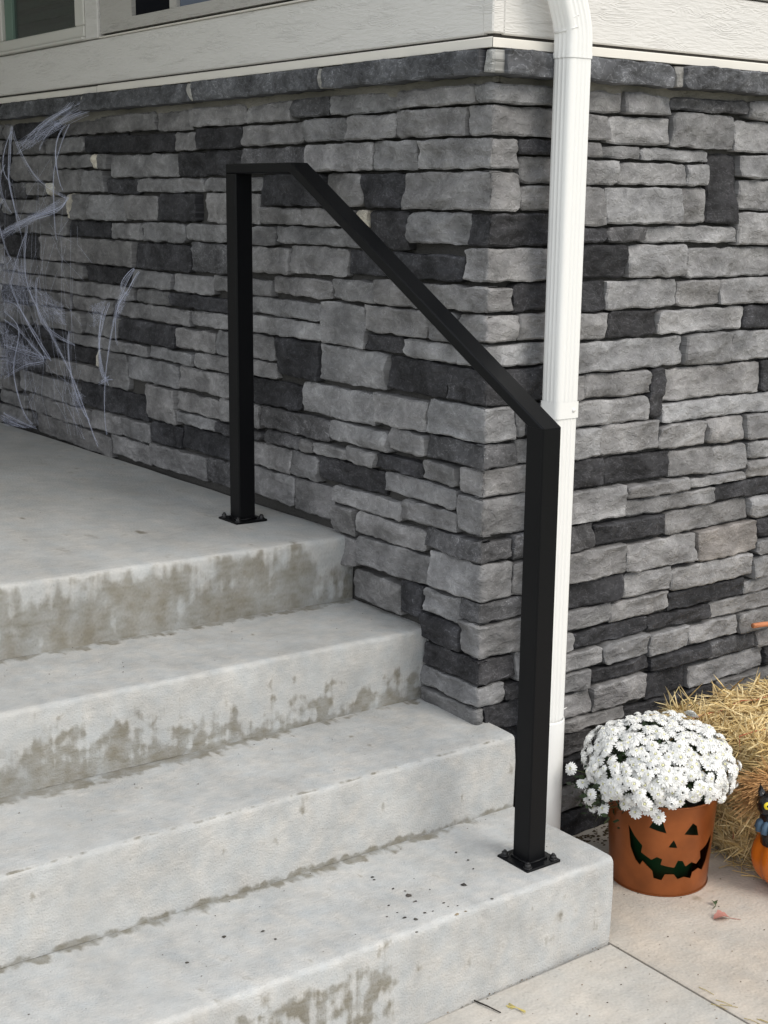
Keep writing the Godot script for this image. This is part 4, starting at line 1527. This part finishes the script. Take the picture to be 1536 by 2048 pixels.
func _mum() -> void:
	var o := thing("chrysanthemum", "rounded bush of small white chrysanthemums growing in the orange bucket", "flowers", POT + Vector3(0, 0.20, 0))
	var C := Vector3(-0.012, 0.088, -0.004)
	var R := Vector3(0.174, 0.108, 0.170)
	# leaves and stems inside the dome
	var s := begin()
	s.set_smooth_group(-1)
	for i in 1500:
		var v := Vector3(rng.randfn(), rng.randfn() * 0.8 + 0.15, rng.randfn()).normalized()
		var p := C + v * R * rng.randf_range(0.62, 0.90)
		if p.y < 0.015: p.y = rng.randf_range(0.012, 0.04)
		var d := (v + Vector3(rng.randfn(), rng.randfn(), rng.randfn()) * 0.55).normalized()
		var e := d.cross(Vector3(rng.randfn(), rng.randfn(), rng.randfn())).normalized()
		var len := rng.randf_range(0.012, 0.024)
		var g := rng.randf_range(0.5, 1.3)
		s.set_color(Color(0.040 * g, 0.070 * g, 0.026 * g))
		var t := p + d * len
		var mdl := p + d * len * 0.5
		tri(s, p, mdl + e * len * 0.28, t); tri(s, p, t, mdl - e * len * 0.28)
	# a leafy tuft on the side towards the downspout
	for i in 260:
		var p := Vector3(-0.150 + rng.randfn() * 0.024, 0.035 + rng.randfn() * 0.026, -0.06 + rng.randfn() * 0.030)
		var d := Vector3(rng.randfn() - 0.6, rng.randfn() + 0.2, rng.randfn()).normalized()
		var e := d.cross(Vector3(rng.randfn(), rng.randfn(), rng.randfn())).normalized()
		var len := rng.randf_range(0.012, 0.026)
		var g := rng.randf_range(0.4, 1.1)
		s.set_color(Color(0.036 * g, 0.060 * g, 0.024 * g))
		tri(s, p, p + d * len * 0.5 + e * len * 0.27, p + d * len)
		tri(s, p, p + d * len, p + d * len * 0.5 - e * len * 0.27)
	for i in 90:
		var v := Vector3(rng.randfn(), absf(rng.randfn()) * 0.6, rng.randfn()).normalized()
		s.set_color(Color(0.05, 0.075, 0.025))
		add_tube(s, PackedVector3Array([Vector3(v.x * 0.03, -0.01, v.z * 0.03), C * 0.5 + v * R * 0.5, C + v * R * 0.92]), 0.0015, 0.0011, 4, false)
	var fo := put("foliage", finish(s), M.leaf, o)
	fo.set_meta("kind", "stuff")
	var variants: Array[ArrayMesh] = []
	for k in 5: variants.append(flower_mesh(70 + k))
	var disc := begin()
	add_lathe(disc, Vector3(0, 0.0055, 0), PackedVector2Array([Vector2(0.0030, 0.0), Vector2(0.0026, 0.0012), Vector2(0.0, 0.0017)]), 9)
	var disc_mesh := finish(disc)
	var cam_dir := Vector3(-0.70, 0.40, 0.60).normalized()
	# bare places where the leaves show
	var gaps := [Vector3(-0.62, 0.05, 0.78), Vector3(0.35, 0.62, -0.2), Vector3(0.74, 0.42, 0.30), Vector3(-0.95, -0.05, 0.0), Vector3(-0.2, 0.9, -0.1), Vector3(-0.75, -0.12, 0.55)]
	var made := 0
	var n := 520
	for i in n:
		if made >= 290: break
		var y := 1.0 - (i + 0.5) / n * 1.42
		var rr := sqrt(maxf(0.0, 1.0 - y * y))
		var a := i * 2.39996
		var v := Vector3(cos(a) * rr, y, sin(a) * rr)
		if v.dot(cam_dir) < -0.12: continue
		var skip := false
		for g: Vector3 in gaps:
			if v.distance_to(g.normalized()) < 0.125: skip = true
		if skip or rng.randf() < 0.04: continue
		if y < -0.28 and rng.randf() < 0.45: continue
		var bump := 1.0 + fbm.get_noise_3d(v.x * 0.25, v.y * 0.25, v.z * 0.25 + 3.0) * 0.13 + rng.randfn() * 0.022
		var p := C + v * R * bump + Vector3(rng.randfn(), rng.randfn(), rng.randfn()) * 0.003
		if p.y < 0.052 and Vector2(v.x, v.z).normalized().dot(Vector2(-0.60, 0.80)) > 0.55 and v.x > -0.86: continue
		var nrm := (v / R).normalized()
		nrm = (nrm + Vector3(rng.randfn(), rng.randfn(), rng.randfn()) * 0.22 + Vector3(0, 0.18, 0)).normalized()
		_flower(o, p, nrm, (rng.randf_range(0.70, 1.06) if rng.randf() < 0.88 else rng.randf_range(0.45, 0.7)), variants[i % 5], disc_mesh)
		made += 1
	# blooms hanging over the rim and straying to the side of the downspout
	for f: Array in [[-0.128, 0.030, 0.070], [-0.140, 0.016, 0.045], [-0.118, 0.016, 0.096], [-0.150, 0.030, 0.02], [-0.132, 0.036, 0.085]]:
		var p := Vector3(f[0], f[1], f[2])
		_flower(o, p, (Vector3(p.x, 0.03, p.z).normalized() + Vector3(0, 0.15, 0)).normalized(), 0.95, variants[1], disc_mesh)
	for f: Array in [[-0.185, 0.052, -0.085], [-0.195, 0.082, -0.115], [-0.160, 0.018, -0.090], [-0.185, 0.020, -0.060], [-0.170, -0.005, -0.062], [-0.200, 0.045, -0.040], [-0.18, 0.01, -0.02]]:
		var p := Vector3(f[0], f[1], f[2])
		var st := begin()
		st.set_color(Color(0.07, 0.09, 0.03))
		add_tube(st, PackedVector3Array([p * Vector3(0.45, 0.3, 0.45) + Vector3(0, 0.02, 0), p * 0.75, p]), 0.0015, 0.0011, 5, false)
		put("stem", finish(st), M.leaf, o)
		_flower(o, p, (Vector3(-0.8, 0.25, 0.3) + Vector3(rng.randfn(), rng.randfn(), rng.randfn()) * 0.35).normalized(), rng.randf_range(0.6, 1.0), variants[2], disc_mesh)


func _flower(parent: Node3D, p: Vector3, nrm: Vector3, k: float, mesh: ArrayMesh, disc_mesh: ArrayMesh) -> void:
	var x := nrm.cross(Vector3(0.3, 0.2, 0.9)).normalized()
	var b := Basis(x, nrm, x.cross(nrm)) * Basis(Vector3.UP, rng.randf() * TAU)
	var f := put("flower", mesh, M.petal, parent)
	f.transform = Transform3D(b.scaled_local(Vector3.ONE * k), p)
	if rng.randf() < 0.8: put("flower_center", disc_mesh, M.disc, f)


func _pumpkin_and_broom() -> void:
	var o := thing("ornamental_pumpkin", "glossy orange pumpkin ornament with a black cat, at the right edge", "pumpkin", Vector3(0.578, GROUND, 0.496))
	var s := begin()
	s.set_smooth_group(0)
	var P := func(i: int, j: int) -> Vector3:
		var a := TAU * i / 96.0
		var t := PI * j / 24.0
		var lobe := 1.0 - 0.075 * pow(absf(cos(a * 4.5)), 3.0)
		var r := 0.098 * pow(sin(t), 0.75) * lobe
		var y := 0.082 - 0.080 * cos(t) - 0.02 * pow(maxf(0.0, -cos(t)), 6.0)
		return Vector3(cos(a) * r, y, sin(a) * r)
	for i in 96:
		for j in 24:
			tri(s, P.call(i, j), P.call(i, j + 1), P.call(i + 1, j + 1))
			tri(s, P.call(i, j), P.call(i + 1, j + 1), P.call(i + 1, j))
	put("pumpkin_body", finish(s), std(Color(0.52, 0.13, 0.012), 0.22), o)
	s = begin()
	add_tube(s, PackedVector3Array([Vector3(0.01, 0.14, -0.01), Vector3(0.012, 0.165, -0.012), Vector3(0.024, 0.185, -0.018)]), 0.013, 0.009, 10)
	put("stem", finish(s), std(Color(0.12, 0.09, 0.03), 0.6), o)
	# the cat's head, leaning over the front of the pumpkin
	var black := std(Color(0.006, 0.006, 0.007), 0.2)
	s = begin()
	var head := Vector3(-0.064, 0.222, -0.022)
	var hp := func(i: int, j: int) -> Vector3:
		var a := TAU * i / 28.0
		var t := PI * j / 14.0
		return head + Vector3(cos(a) * sin(t) * 0.040, cos(t) * 0.032, sin(a) * sin(t) * 0.034)
	for i in 28:
		for j in 14:
			tri(s, hp.call(i, j + 1), hp.call(i, j), hp.call(i + 1, j))
			tri(s, hp.call(i, j + 1), hp.call(i + 1, j), hp.call(i + 1, j + 1))
	s.set_smooth_group(1)
	for e: float in [-1.0, 1.0]:
		var c := head + Vector3(0.026 * e * 0.75, 0.020, 0.026 * e * 0.62)
		var d := Vector3(0.75, 0, 0.62) * 0.013
		var tip := c + Vector3(0.004 * e, 0.030, 0.004 * e)
		var nn := Vector3(-0.62, 0, 0.75) * 0.008
		for q: Array in [[c - d, c + nn], [c + nn, c + d], [c + d, c - nn], [c - nn, c - d]]: tri(s, q[0], tip, q[1])
	add_tube(s, PackedVector3Array([Vector3(-0.050, 0.13, -0.01), Vector3(-0.058, 0.17, -0.014), head + Vector3(0, -0.01, 0)]), 0.040, 0.028, 16)
	var cat := put("cat", finish(s), black, o)
	var look := Vector3(-0.72, 0.10, 0.68).normalized()
	var sd := look.cross(Vector3.UP).normalized()
	for e: float in [-1.0, 1.0]:
		s = begin()
		add_lathe(s, Vector3.ZERO, PackedVector2Array([Vector2(0.0095, 0), Vector2(0.0075, 0.002), Vector2(0.0, 0.003)]), 16)
		var eye := put("eye", finish(s), std(Color(0.80, 0.62, 0.02), 0.2), cat)
		eye.transform = Transform3D(Basis(sd, look, sd.cross(look)), head + look * 0.0345 + sd * 0.013 * e + Vector3(0, 0.004, 0))
		s = begin()
		add_lathe(s, Vector3(0, 0.0025, 0), PackedVector2Array([Vector2(0.0035, 0), Vector2(0.002, 0.001), Vector2(0.0, 0.0012)]), 10)
		var pu := put("pupil", finish(s), black, cat)
		pu.transform = eye.transform
	s = begin()
	for i in 12:
		var a := TAU * i / 12.0
		var c := Vector3(-0.058, 0.182, -0.014)
		add_tube(s, PackedVector3Array([c + Vector3(cos(a), 0.1, sin(a)) * 0.022, c + Vector3(cos(a) * 0.036, -0.012 + 0.006 * (i % 2), sin(a) * 0.036), c + Vector3(cos(a) * 0.040, -0.026, sin(a) * 0.040)]), 0.010, 0.008, 8)
	put("collar", finish(s), std(Color(0.06, 0.11, 0.17), 0.7), o)
	# a little straw broom whose bristles fan towards the bucket
	var br := thing("broom", "small broom with tan bristles leaning on the straw bale", "broom", Vector3(0.590, 0.200, 0.418))
	s = begin()
	for i in 420:
		var a := rng.randfn() * 0.30
		var b := rng.randfn() * 0.20
		var d := Vector3(-cos(a) * cos(b), 0.20 + sin(a) * 0.9, sin(b) + 0.05).normalized()
		var len := rng.randf_range(0.085, 0.130)
		var g := rng.randf_range(0.7, 1.15)
		s.set_color(Color(0.56 * g, 0.32 * g, 0.13 * g))
		var off := Vector3(0, rng.randfn(), rng.randfn()) * 0.007
		add_tube(s, PackedVector3Array([off, off + d * len * 0.5 + Vector3(0, 0.006, 0), off + d * len + Vector3(0, -0.006 + rng.randfn() * 0.004, 0)]), 0.0013, 0.0007, 4, false)
	var bb := put("bristles", finish(s), M.straw, br)
	bb.set_meta("kind", "stuff")
	s = begin()
	add_tube(s, PackedVector3Array([Vector3(-0.012, 0, 0), Vector3(0.02, -0.008, 0.0)]), 0.016, 0.014, 14)
	put("binding", finish(s), std(Color(0.35, 0.16, 0.06), 0.8), br)
	s = begin()
	add_tube(s, PackedVector3Array([Vector3(0.0, 0, 0), Vector3(0.2, -0.05, 0.012), Vector3(0.45, -0.112, 0.03)]), 0.008, 0.008, 12)
	put("handle", finish(s), std(Color(0.28, 0.15, 0.06), 0.6), br)
	# a reddish stick against the wall
	s = begin()
	var pts := PackedVector3Array()
	for i in 9: pts.append(Vector3(0.972 + i * 0.05, 0.4445 - i * 0.006 + 0.0015 * sin(i * 2.0), 0.026 + 0.001 * cos(i * 1.7)))
	add_tube(s, pts, 0.0072, 0.0085, 9)
	tag(put("wooden_stick", finish(s), std(Color(0.52, 0.20, 0.09), 0.8)), "reddish wooden stick lying across grey stones at the right edge", "stick")


# ---------------------------------------------------------------- cobwebs

func _cobwebs() -> void:
	var o := thing("fake_cobweb", "stretched white fake cobweb hanging over the shaded stones at left", "cobweb")
	var X := FX - 0.034
	var s := begin()
	var at := func(p: Vector2, off: float) -> Vector3: return Vector3(X - off, p.y * 0.001, p.x * 0.001)
	var lines := [
		[Vector2(-1949, 1882), Vector2(-2234, 1823), Vector2(-2520, 1751)],
		[Vector2(-1994, 1881), Vector2(-2256, 1811), Vector2(-2409, 1757)],
		[Vector2(-1968, 1839), Vector2(-2115, 1814), Vector2(-2323, 1767), Vector2(-2568, 1721)],
		[Vector2(-1978, 1846), Vector2(-2163, 1805), Vector2(-2369, 1731)],
		[Vector2(-2602, 1819), Vector2(-2587, 1683), Vector2(-2579, 1595), Vector2(-2573, 1490)],
		[Vector2(-2594, 1811), Vector2(-2580, 1665), Vector2(-2582, 1609), Vector2(-2566, 1437)],
		[Vector2(-2609, 1801), Vector2(-2633, 1683), Vector2(-2623, 1609)],
		[Vector2(-2591, 1801), Vector2(-2357, 1647), Vector2(-2146, 1570)],
		[Vector2(-2145, 1577), Vector2(-2165, 1541), Vector2(-2438, 1499), Vector2(-2720, 1440)],
		[Vector2(-2150, 1567), Vector2(-2190, 1530), Vector2(-2447, 1492), Vector2(-2718, 1454)],
		[Vector2(-2123, 1810), Vector2(-2188, 1679), Vector2(-2211, 1563), Vector2(-2257, 1428)],
		[Vector2(-2147, 1807), Vector2(-2171, 1727), Vector2(-2191, 1596)],
		[Vector2(-2507, 1473), Vector2(-2484, 1280), Vector2(-2272, 1109), Vector2(-2113, 960), Vector2(-1988, 748)],
		[Vector2(-2179, 1122), Vector2(-2105, 957), Vector2(-2044, 830)],
		[Vector2(-2510, 1447), Vector2(-2599, 1274), Vector2(-2651, 1235)],
		[Vector2(-1681, 1356), Vector2(-1744, 1256), Vector2(-1811, 1106), Vector2(-1875, 936), Vector2(-1912, 796)],
		[Vector2(-1641, 1347), Vector2(-1672, 1291), Vector2(-1760, 1215), Vector2(-1811, 1106)],
		[Vector2(-1681, 1356), Vector2(-1716, 1297), Vector2(-1728, 1272)],
		[Vector2(-1898, 1226), Vector2(-1889, 1100), Vector2(-1887, 967)],
		[Vector2(-1863, 1240), Vector2(-1891, 1116), Vector2(-1877, 1005), Vector2(-1856, 987)],
		[Vector2(-2761, 1117), Vector2(-2592, 1100), Vector2(-2443, 1051), Vector2(-2346, 1006), Vector2(-2543, 965), Vector2(-2790, 890)],
		[Vector2(-2757, 1151), Vector2(-2574, 1094), Vector2(-2620, 942), Vector2(-2571, 798), Vector2(-2540, 746)],
		[Vector2(-2694, 1269), Vector2(-2478, 1138), Vector2(-2346, 1006)],
		[Vector2(-2807, 757), Vector2(-2651, 761), Vector2(-2504, 739)],
		[Vector2(-2689, 1684), Vector2(-2640, 1510)],
		[Vector2(-2705, 1559), Vector2(-2695, 1487), Vector2(-2666, 1344)],
		[Vector2(-2434, 1292), Vector2(-2345, 1148), Vector2(-2143, 1077)],
		[Vector2(-2774, 1021), Vector2(-2490, 1028), Vector2(-2350, 1009)],
		[Vector2(-2752, 1192), Vector2(-2564, 1182), Vector2(-2437, 1105), Vector2(-2346, 1006)],
	]
	var rs := begin()
	rs.set_smooth_group(0)
	for line: Array in lines:
		# a thin ribbon of spun fibre along each strand
		var ln := line.size()
		var width := rng.randf_range(13.0, 30.0)
		var edge: Array = []
		for i in ln - 1:
			for sub in 6:
				var t := sub / 6.0
				var a: Vector2 = line[i]
				var p := a.cubic_interpolate(line[i + 1], line[maxi(i - 1, 0)], line[mini(i + 2, ln - 1)], t)
				var f := (i + t) / (ln - 1.0)
				var dir := ((line[i + 1] as Vector2) - a).normalized().orthogonal()
				var wd := width * (0.18 + 0.82 * pow(sin(PI * clampf(f, 0.02, 0.98)), 0.7)) * (0.75 + 0.5 * fbm.get_noise_2d(f * 0.6 + width, width))
				edge.append([p - dir * wd, p + dir * wd, f, -0.014 + 0.028 * sin(PI * f)])
		edge.append([line[ln - 1], line[ln - 1], 1.0, -0.014])
		for i in edge.size() - 1:
			var a: Array = edge[i]
			var b: Array = edge[i + 1]
			var ua := Vector2(a[2] * 2.0, 0)
			var ub := Vector2(b[2] * 2.0, 0)
			tri(rs, at.call(a[0], a[3]), at.call(b[0], b[3]), at.call(b[1], b[3]), ua, ub, ub + Vector2(0, 1))
			tri(rs, at.call(a[0], a[3]), at.call(b[1], b[3]), at.call(a[1], a[3]), ua, ub + Vector2(0, 1), ua + Vector2(0, 1))
		for k in 4:
			var pts := PackedVector3Array()
			var o1 := Vector2(rng.randfn(), rng.randfn()) * 4.5
			var raw := PackedVector2Array()
			for i in line.size():
				var end := i == 0 or i == line.size() - 1
				raw.append((line[i] as Vector2) + o1 * (0.3 if end else 1.0) + Vector2(rng.randfn(), rng.randfn()) * 2.5)
			var n := raw.size()
			for i in n - 1:
				for sub in 5:
					var t := sub / 5.0
					var p := raw[i].cubic_interpolate(raw[i + 1], raw[maxi(i - 1, 0)], raw[mini(i + 2, n - 1)], t)
					pts.append(at.call(p, -0.016 + 0.030 * sin(PI * (i + t) / (n - 1.0)) + o1.x * 0.0006))
			pts.append(at.call(raw[n - 1], -0.016))
			var r := 0.00055 if k < 1 else rng.randf_range(0.00018, 0.00035)
			add_tube(s, pts, r, r * 0.8, 4, false)
	put("strand", finish(s), M.web, o)
	put("ribbon", finish(rs), M.web_strip, o)
	s = begin()
	for poly: Array in [
		[Vector2(-2720, 1440), Vector2(-2154, 1567), Vector2(-2181, 1534), Vector2(-2675, 1419)],
		[Vector2(-2520, 1751), Vector2(-2032, 1878), Vector2(-1975, 1839), Vector2(-2403, 1732)],
		[Vector2(-2761, 1124), Vector2(-2351, 1005), Vector2(-2790, 890)],
		[Vector2(-2729, 1368), Vector2(-2499, 1350), Vector2(-2405, 1196), Vector2(-2761, 1117)],
		[Vector2(-2807, 757), Vector2(-2504, 739), Vector2(-2714, 719)],
		[Vector2(-2461, 1290), Vector2(-2171, 1212), Vector2(-2145, 1145), Vector2(-2345, 1148)],
		[Vector2(-1954, 1226), Vector2(-1844, 1249), Vector2(-1864, 1183), Vector2(-1933, 1154)],
		[Vector2(-1732, 1272), Vector2(-1665, 1292), Vector2(-1718, 1226), Vector2(-1785, 1173)],
		[Vector2(-1899, 966), Vector2(-1833, 1006), Vector2(-1857, 979)],
		[Vector2(-2162, 1816), Vector2(-2115, 1813), Vector2(-2165, 1789)],
		[Vector2(-2116, 925), Vector2(-2045, 916), Vector2(-2083, 842)],
	]:
		var n := poly.size()
		var c := Vector2.ZERO
		for p: Vector2 in poly: c += p / n
		var span := 0.0
		for p: Vector2 in poly: span = maxf(span, p.distance_to(c))
		var ns := begin()
		ns.set_smooth_group(0)
		for i in n:
			var pa: Vector2 = poly[i]
			var pb: Vector2 = poly[(i + 1) % n]
			var pm := pa.lerp(pb, 0.5).lerp(c, 0.22)
			for q: Array in [[pa, pm], [pm, pb]]:
				tri(ns, at.call(q[0], 0.006), at.call(q[1], 0.006), at.call(c, 0.018), q[0] * 0.0045, q[1] * 0.0045, c * 0.0045)
		put("gauze", finish(ns), M.web_net, o)
		for k in int(16 + span * 0.15):
			var ea := rng.randi() % n
			var eb := (ea + 1 + rng.randi() % (n - 1)) % n
			var a: Vector2 = (poly[ea] as Vector2).lerp(poly[(ea + 1) % n], rng.randf())
			var b: Vector2 = (poly[eb] as Vector2).lerp(poly[(eb + 1) % n], rng.randf())
			var m := a.lerp(b, rng.randf_range(0.3, 0.7)).lerp(c, 0.18)
			add_tube(s, PackedVector3Array([at.call(a, rng.randf() * 0.02), at.call(m, 0.005 + rng.randf() * 0.025), at.call(b, rng.randf() * 0.02)]), 0.00016, 0.00013, 3, false)
	put("fibres", finish(s), M.web, o).set_meta("kind", "stuff")
	# wisps spun between the main strands
	s = begin()
	for k in 50:
		var a := Vector2(rng.randf_range(-2700, -2050), rng.randf_range(900, 1700))
		var b := a + Vector2(rng.randfn() * 150.0, -absf(rng.randfn()) * 330.0 - 60.0)
		b.y = maxf(b.y, 760.0)
		add_tube(s, PackedVector3Array([at.call(a, 0.0), at.call(a.lerp(b, 0.5) + Vector2(rng.randfn(), 0) * 12.0, 0.02), at.call(b, 0.0)]), 0.00020, 0.00018, 3, false)
	put("wisps", finish(s), M.web, o).set_meta("kind", "stuff")


# ---------------------------------------------------------------- litter

func add_crumb(s: SurfaceTool, p: Vector3, r: float, flat: float) -> void:
	var ring: Array[Vector3] = []
	var n := 6
	for k in n:
		var a := TAU * k / n
		var q := r * rng.randf_range(0.6, 1.25)
		ring.append(p + Vector3(cos(a) * q, 0, sin(a) * q * 0.75))
	var top := p + Vector3(rng.randfn() * r * 0.2, r * flat, rng.randfn() * r * 0.2)
	for k in n: tri(s, ring[k], top, ring[(k + 1) % n])


func stair_y(x: float, k: int) -> float: return (k * RISE if k < 4 else 3.0 * RISE + 0.173) - 0.023 * x


func _litter() -> void:
	var s := begin()
	s.set_smooth_group(-1)
	for d: Array in [ [-231, 210, 3], [-233, 254, 3], [-251, 292, 3], [-316, 338, 7], [-308, 417, 4], [-442, 311, 7], [-450, 270, 3], [-435, 292, 2], [-388, 315, 2], [-454, 204, 3], [-458, 215, 3], [-444, 339, 3], [-501, 323, 3], [-532, 358, 2], [-504, 356, 2], [-505, 380, 4], [-491, 399, 5], [-459, 387, 3], [-441, 391, 2], [-401, 376, 3], [-403, 393, 2], [-385, 401, 2], [-520, 439, 3], [-839, 248, 5], [-766, 271, 4], [-762, 310, 3], [-944, 293, 4]]:
		var g := rng.randf_range(0.6, 1.4)
		s.set_color(Color(0.045 * g, 0.04 * g, 0.034 * g))
		var x: float = d[0] * 0.001
		add_crumb(s, Vector3(x, stair_y(x, 1) + 0.0012, d[1] * 0.001), 0.0010 * d[2] + 0.0008, 0.5)
	for i in 160:
		var k := 1 + rng.randi() % 4
		var zr: Array = [[0.11, 0.40], [-0.21, 0.08], [-0.54, -0.24], [-2.4, -0.58]][k - 1]
		var x := rng.randf_range(-1.3, 0.0)
		s.set_color(Color(0.06, 0.05, 0.04) * rng.randf_range(0.6, 2.5))
		add_crumb(s, Vector3(x, stair_y(x, k) + 0.001, rng.randf_range(zr[0], zr[1])), rng.randf_range(0.0008, 0.0022), 0.6)
	tag(put("stair_debris", finish(s), M.vertex), "dark crumbs and grit scattered on the concrete treads", "debris", "", "stuff")
	s = begin()
	s.set_smooth_group(-1)
	for i in 260:
		var p := Vector3(rng.randf_range(-0.6, 0.8), GROUND + 0.001, rng.randf_range(0.40, 0.9))
		if p.x > 0.045: p.z = rng.randf_range(0.02, 0.9)
		if i > 190: p = Vector3(0.037 + rng.randfn() * 0.006, GROUND - 0.003, rng.randf_range(0.43, 1.0))
		if i > 220: p = Vector3(rng.randf_range(-0.7, 0.03), GROUND + 0.001, 0.426 + absf(rng.randfn()) * 0.006)
		s.set_color(Color(0.10, 0.075, 0.05) * rng.randf_range(0.5, 2.2))
		add_crumb(s, p, rng.randf_range(0.0008, 0.0026), 0.6)
	tag(put("slab_debris", finish(s), M.vertex), "brown grit scattered on the slabs and along their joint", "debris", "", "stuff")
	# dark earth and leaf bits at the foot of the wall behind the bucket
	s = begin()
	s.set_smooth_group(-1)
	for i in 420:
		var p := Vector3(rng.randf_range(0.06, 0.60), GROUND + 0.001, absf(rng.randfn()) * 0.035 + 0.002)
		s.set_color(Color(0.075, 0.055, 0.03) * rng.randf_range(0.4, 1.8))
		add_crumb(s, p, rng.randf_range(0.002, 0.007), 0.45)
	tag(put("wall_foot_debris", finish(s), M.vertex), "dark leaf crumbs gathered at the wall foot behind the bucket", "debris", "", "stuff")
	_fallen_leaf("fallen_leaf", Vector3(0.318, GROUND + 0.002, 0.505), 0.040, 0.5, Color(0.42, 0.19, 0.155), "curled pinkish dead leaf on the tan slab before the bucket")
	_fallen_leaf("fallen_leaf", Vector3(0.358, GROUND + 0.002, 0.450), 0.020, 2.2, Color(0.05, 0.075, 0.03), "small dark green leaf scrap on the tan slab before the bucket")
	s = begin()
	s.set_color(Color(0.022, 0.018, 0.014))
	add_tube(s, PackedVector3Array([Vector3(-0.361, GROUND + 0.003, 0.432), Vector3(-0.354, GROUND + 0.0045, 0.465), Vector3(-0.346, GROUND + 0.003, 0.497)]), 0.0018, 0.0013, 6)
	tag(put("twig", finish(s), M.vertex), "thin dark twig on the slab below the lowest step", "twig")
	s = begin()
	for i in 9:
		var c := Vector3(-0.310, GROUND + 0.002, 0.503)
		var a := 0.9 + rng.randfn() * 0.5
		var d := Vector3(cos(a) * 0.5, 0.05, sin(a)) * rng.randf_range(0.012, 0.026)
		s.set_color(Color(0.60, 0.50, 0.16) * rng.randf_range(0.8, 1.1))
		add_tube(s, PackedVector3Array([c - d + Vector3(rng.randfn() * 0.004, 0, 0), c + Vector3(0, 0.003, 0), c + d]), 0.0009, 0.0006, 4, false)
	tag(put("straw_wisp", finish(s), M.straw), "wisp of yellow straw on the slab beside the dark twig", "straw")
	s = begin()
	for i in 10:
		var p := Vector3(0.05 + rng.randfn() * 0.012, GROUND + 0.001, rng.randf_range(0.68, 0.86))
		var a := 1.3 + rng.randfn() * 0.35
		var d := Vector3(cos(a), 0.0, sin(a)) * rng.randf_range(0.008, 0.022)
		s.set_color(Color(0.42, 0.33, 0.13) * rng.randf_range(0.7, 1.1))
		add_tube(s, PackedVector3Array([p - d, p + Vector3(0, 0.0015, 0), p + d]), 0.0009, 0.0006, 4, false)
	tag(put("joint_straw", finish(s), M.straw), "dry straw bits lying along the joint between the slabs", "straw", "", "stuff")
	# chips broken out of the lowest nosing show brown aggregate
	s = begin()
	s.set_smooth_group(-1)
	for d: Array in [[-0.413, 0.4195, 0.008], [-0.386, 0.4175, 0.007]]:
		for k in 7:
			s.set_color(Color(0.20, 0.16, 0.10) * rng.randf_range(0.7, 1.3))
			add_crumb(s, Vector3(d[0] + rng.randfn() * 0.005, stair_y(d[0], 1) - 0.0035 + rng.randfn() * 0.001, d[1] + rng.randfn() * 0.0025), d[2] * 0.7, 0.5)
	tag(put("nosing_spall", finish(s), M.vertex), "brown crumbling chips on the nosing of the lowest step", "chip")


func _fallen_leaf(called: String, p: Vector3, len: float, turn: float, c: Color, label: String) -> void:
	var s := begin()
	s.set_smooth_group(0)
	s.set_color(c)
	var d := Vector3(cos(turn), 0, sin(turn))
	var e := Vector3(-sin(turn), 0, cos(turn))
	var at := func(i: int, side: float) -> Vector3:
		var t := i / 8.0
		var w := sin(PI * pow(t, 0.8)) * 0.36 * len * (1.0 + 0.2 * sin(i * 2.3))
		return p + d * (t - 0.5) * len + e * w * side + Vector3(0, absf(side) * w * 0.55 + 0.006 * sin(t * 3.0), 0)
	for i in 8:
		for sd: float in [-1.0, 0.0]:
			tri(s, at.call(i, sd), at.call(i, sd + 1.0), at.call(i + 1, sd + 1.0))
			tri(s, at.call(i, sd), at.call(i + 1, sd + 1.0), at.call(i + 1, sd))
	add_tube(s, PackedVector3Array([p + d * len * 0.48 + Vector3(0, 0.001, 0), p + d * len * 0.75 + e * 0.004, p + d * len * 1.05 + e * 0.009]), 0.0009, 0.0006, 5, false)
	tag(put(called, finish(s), M.leaf), label, "leaf")
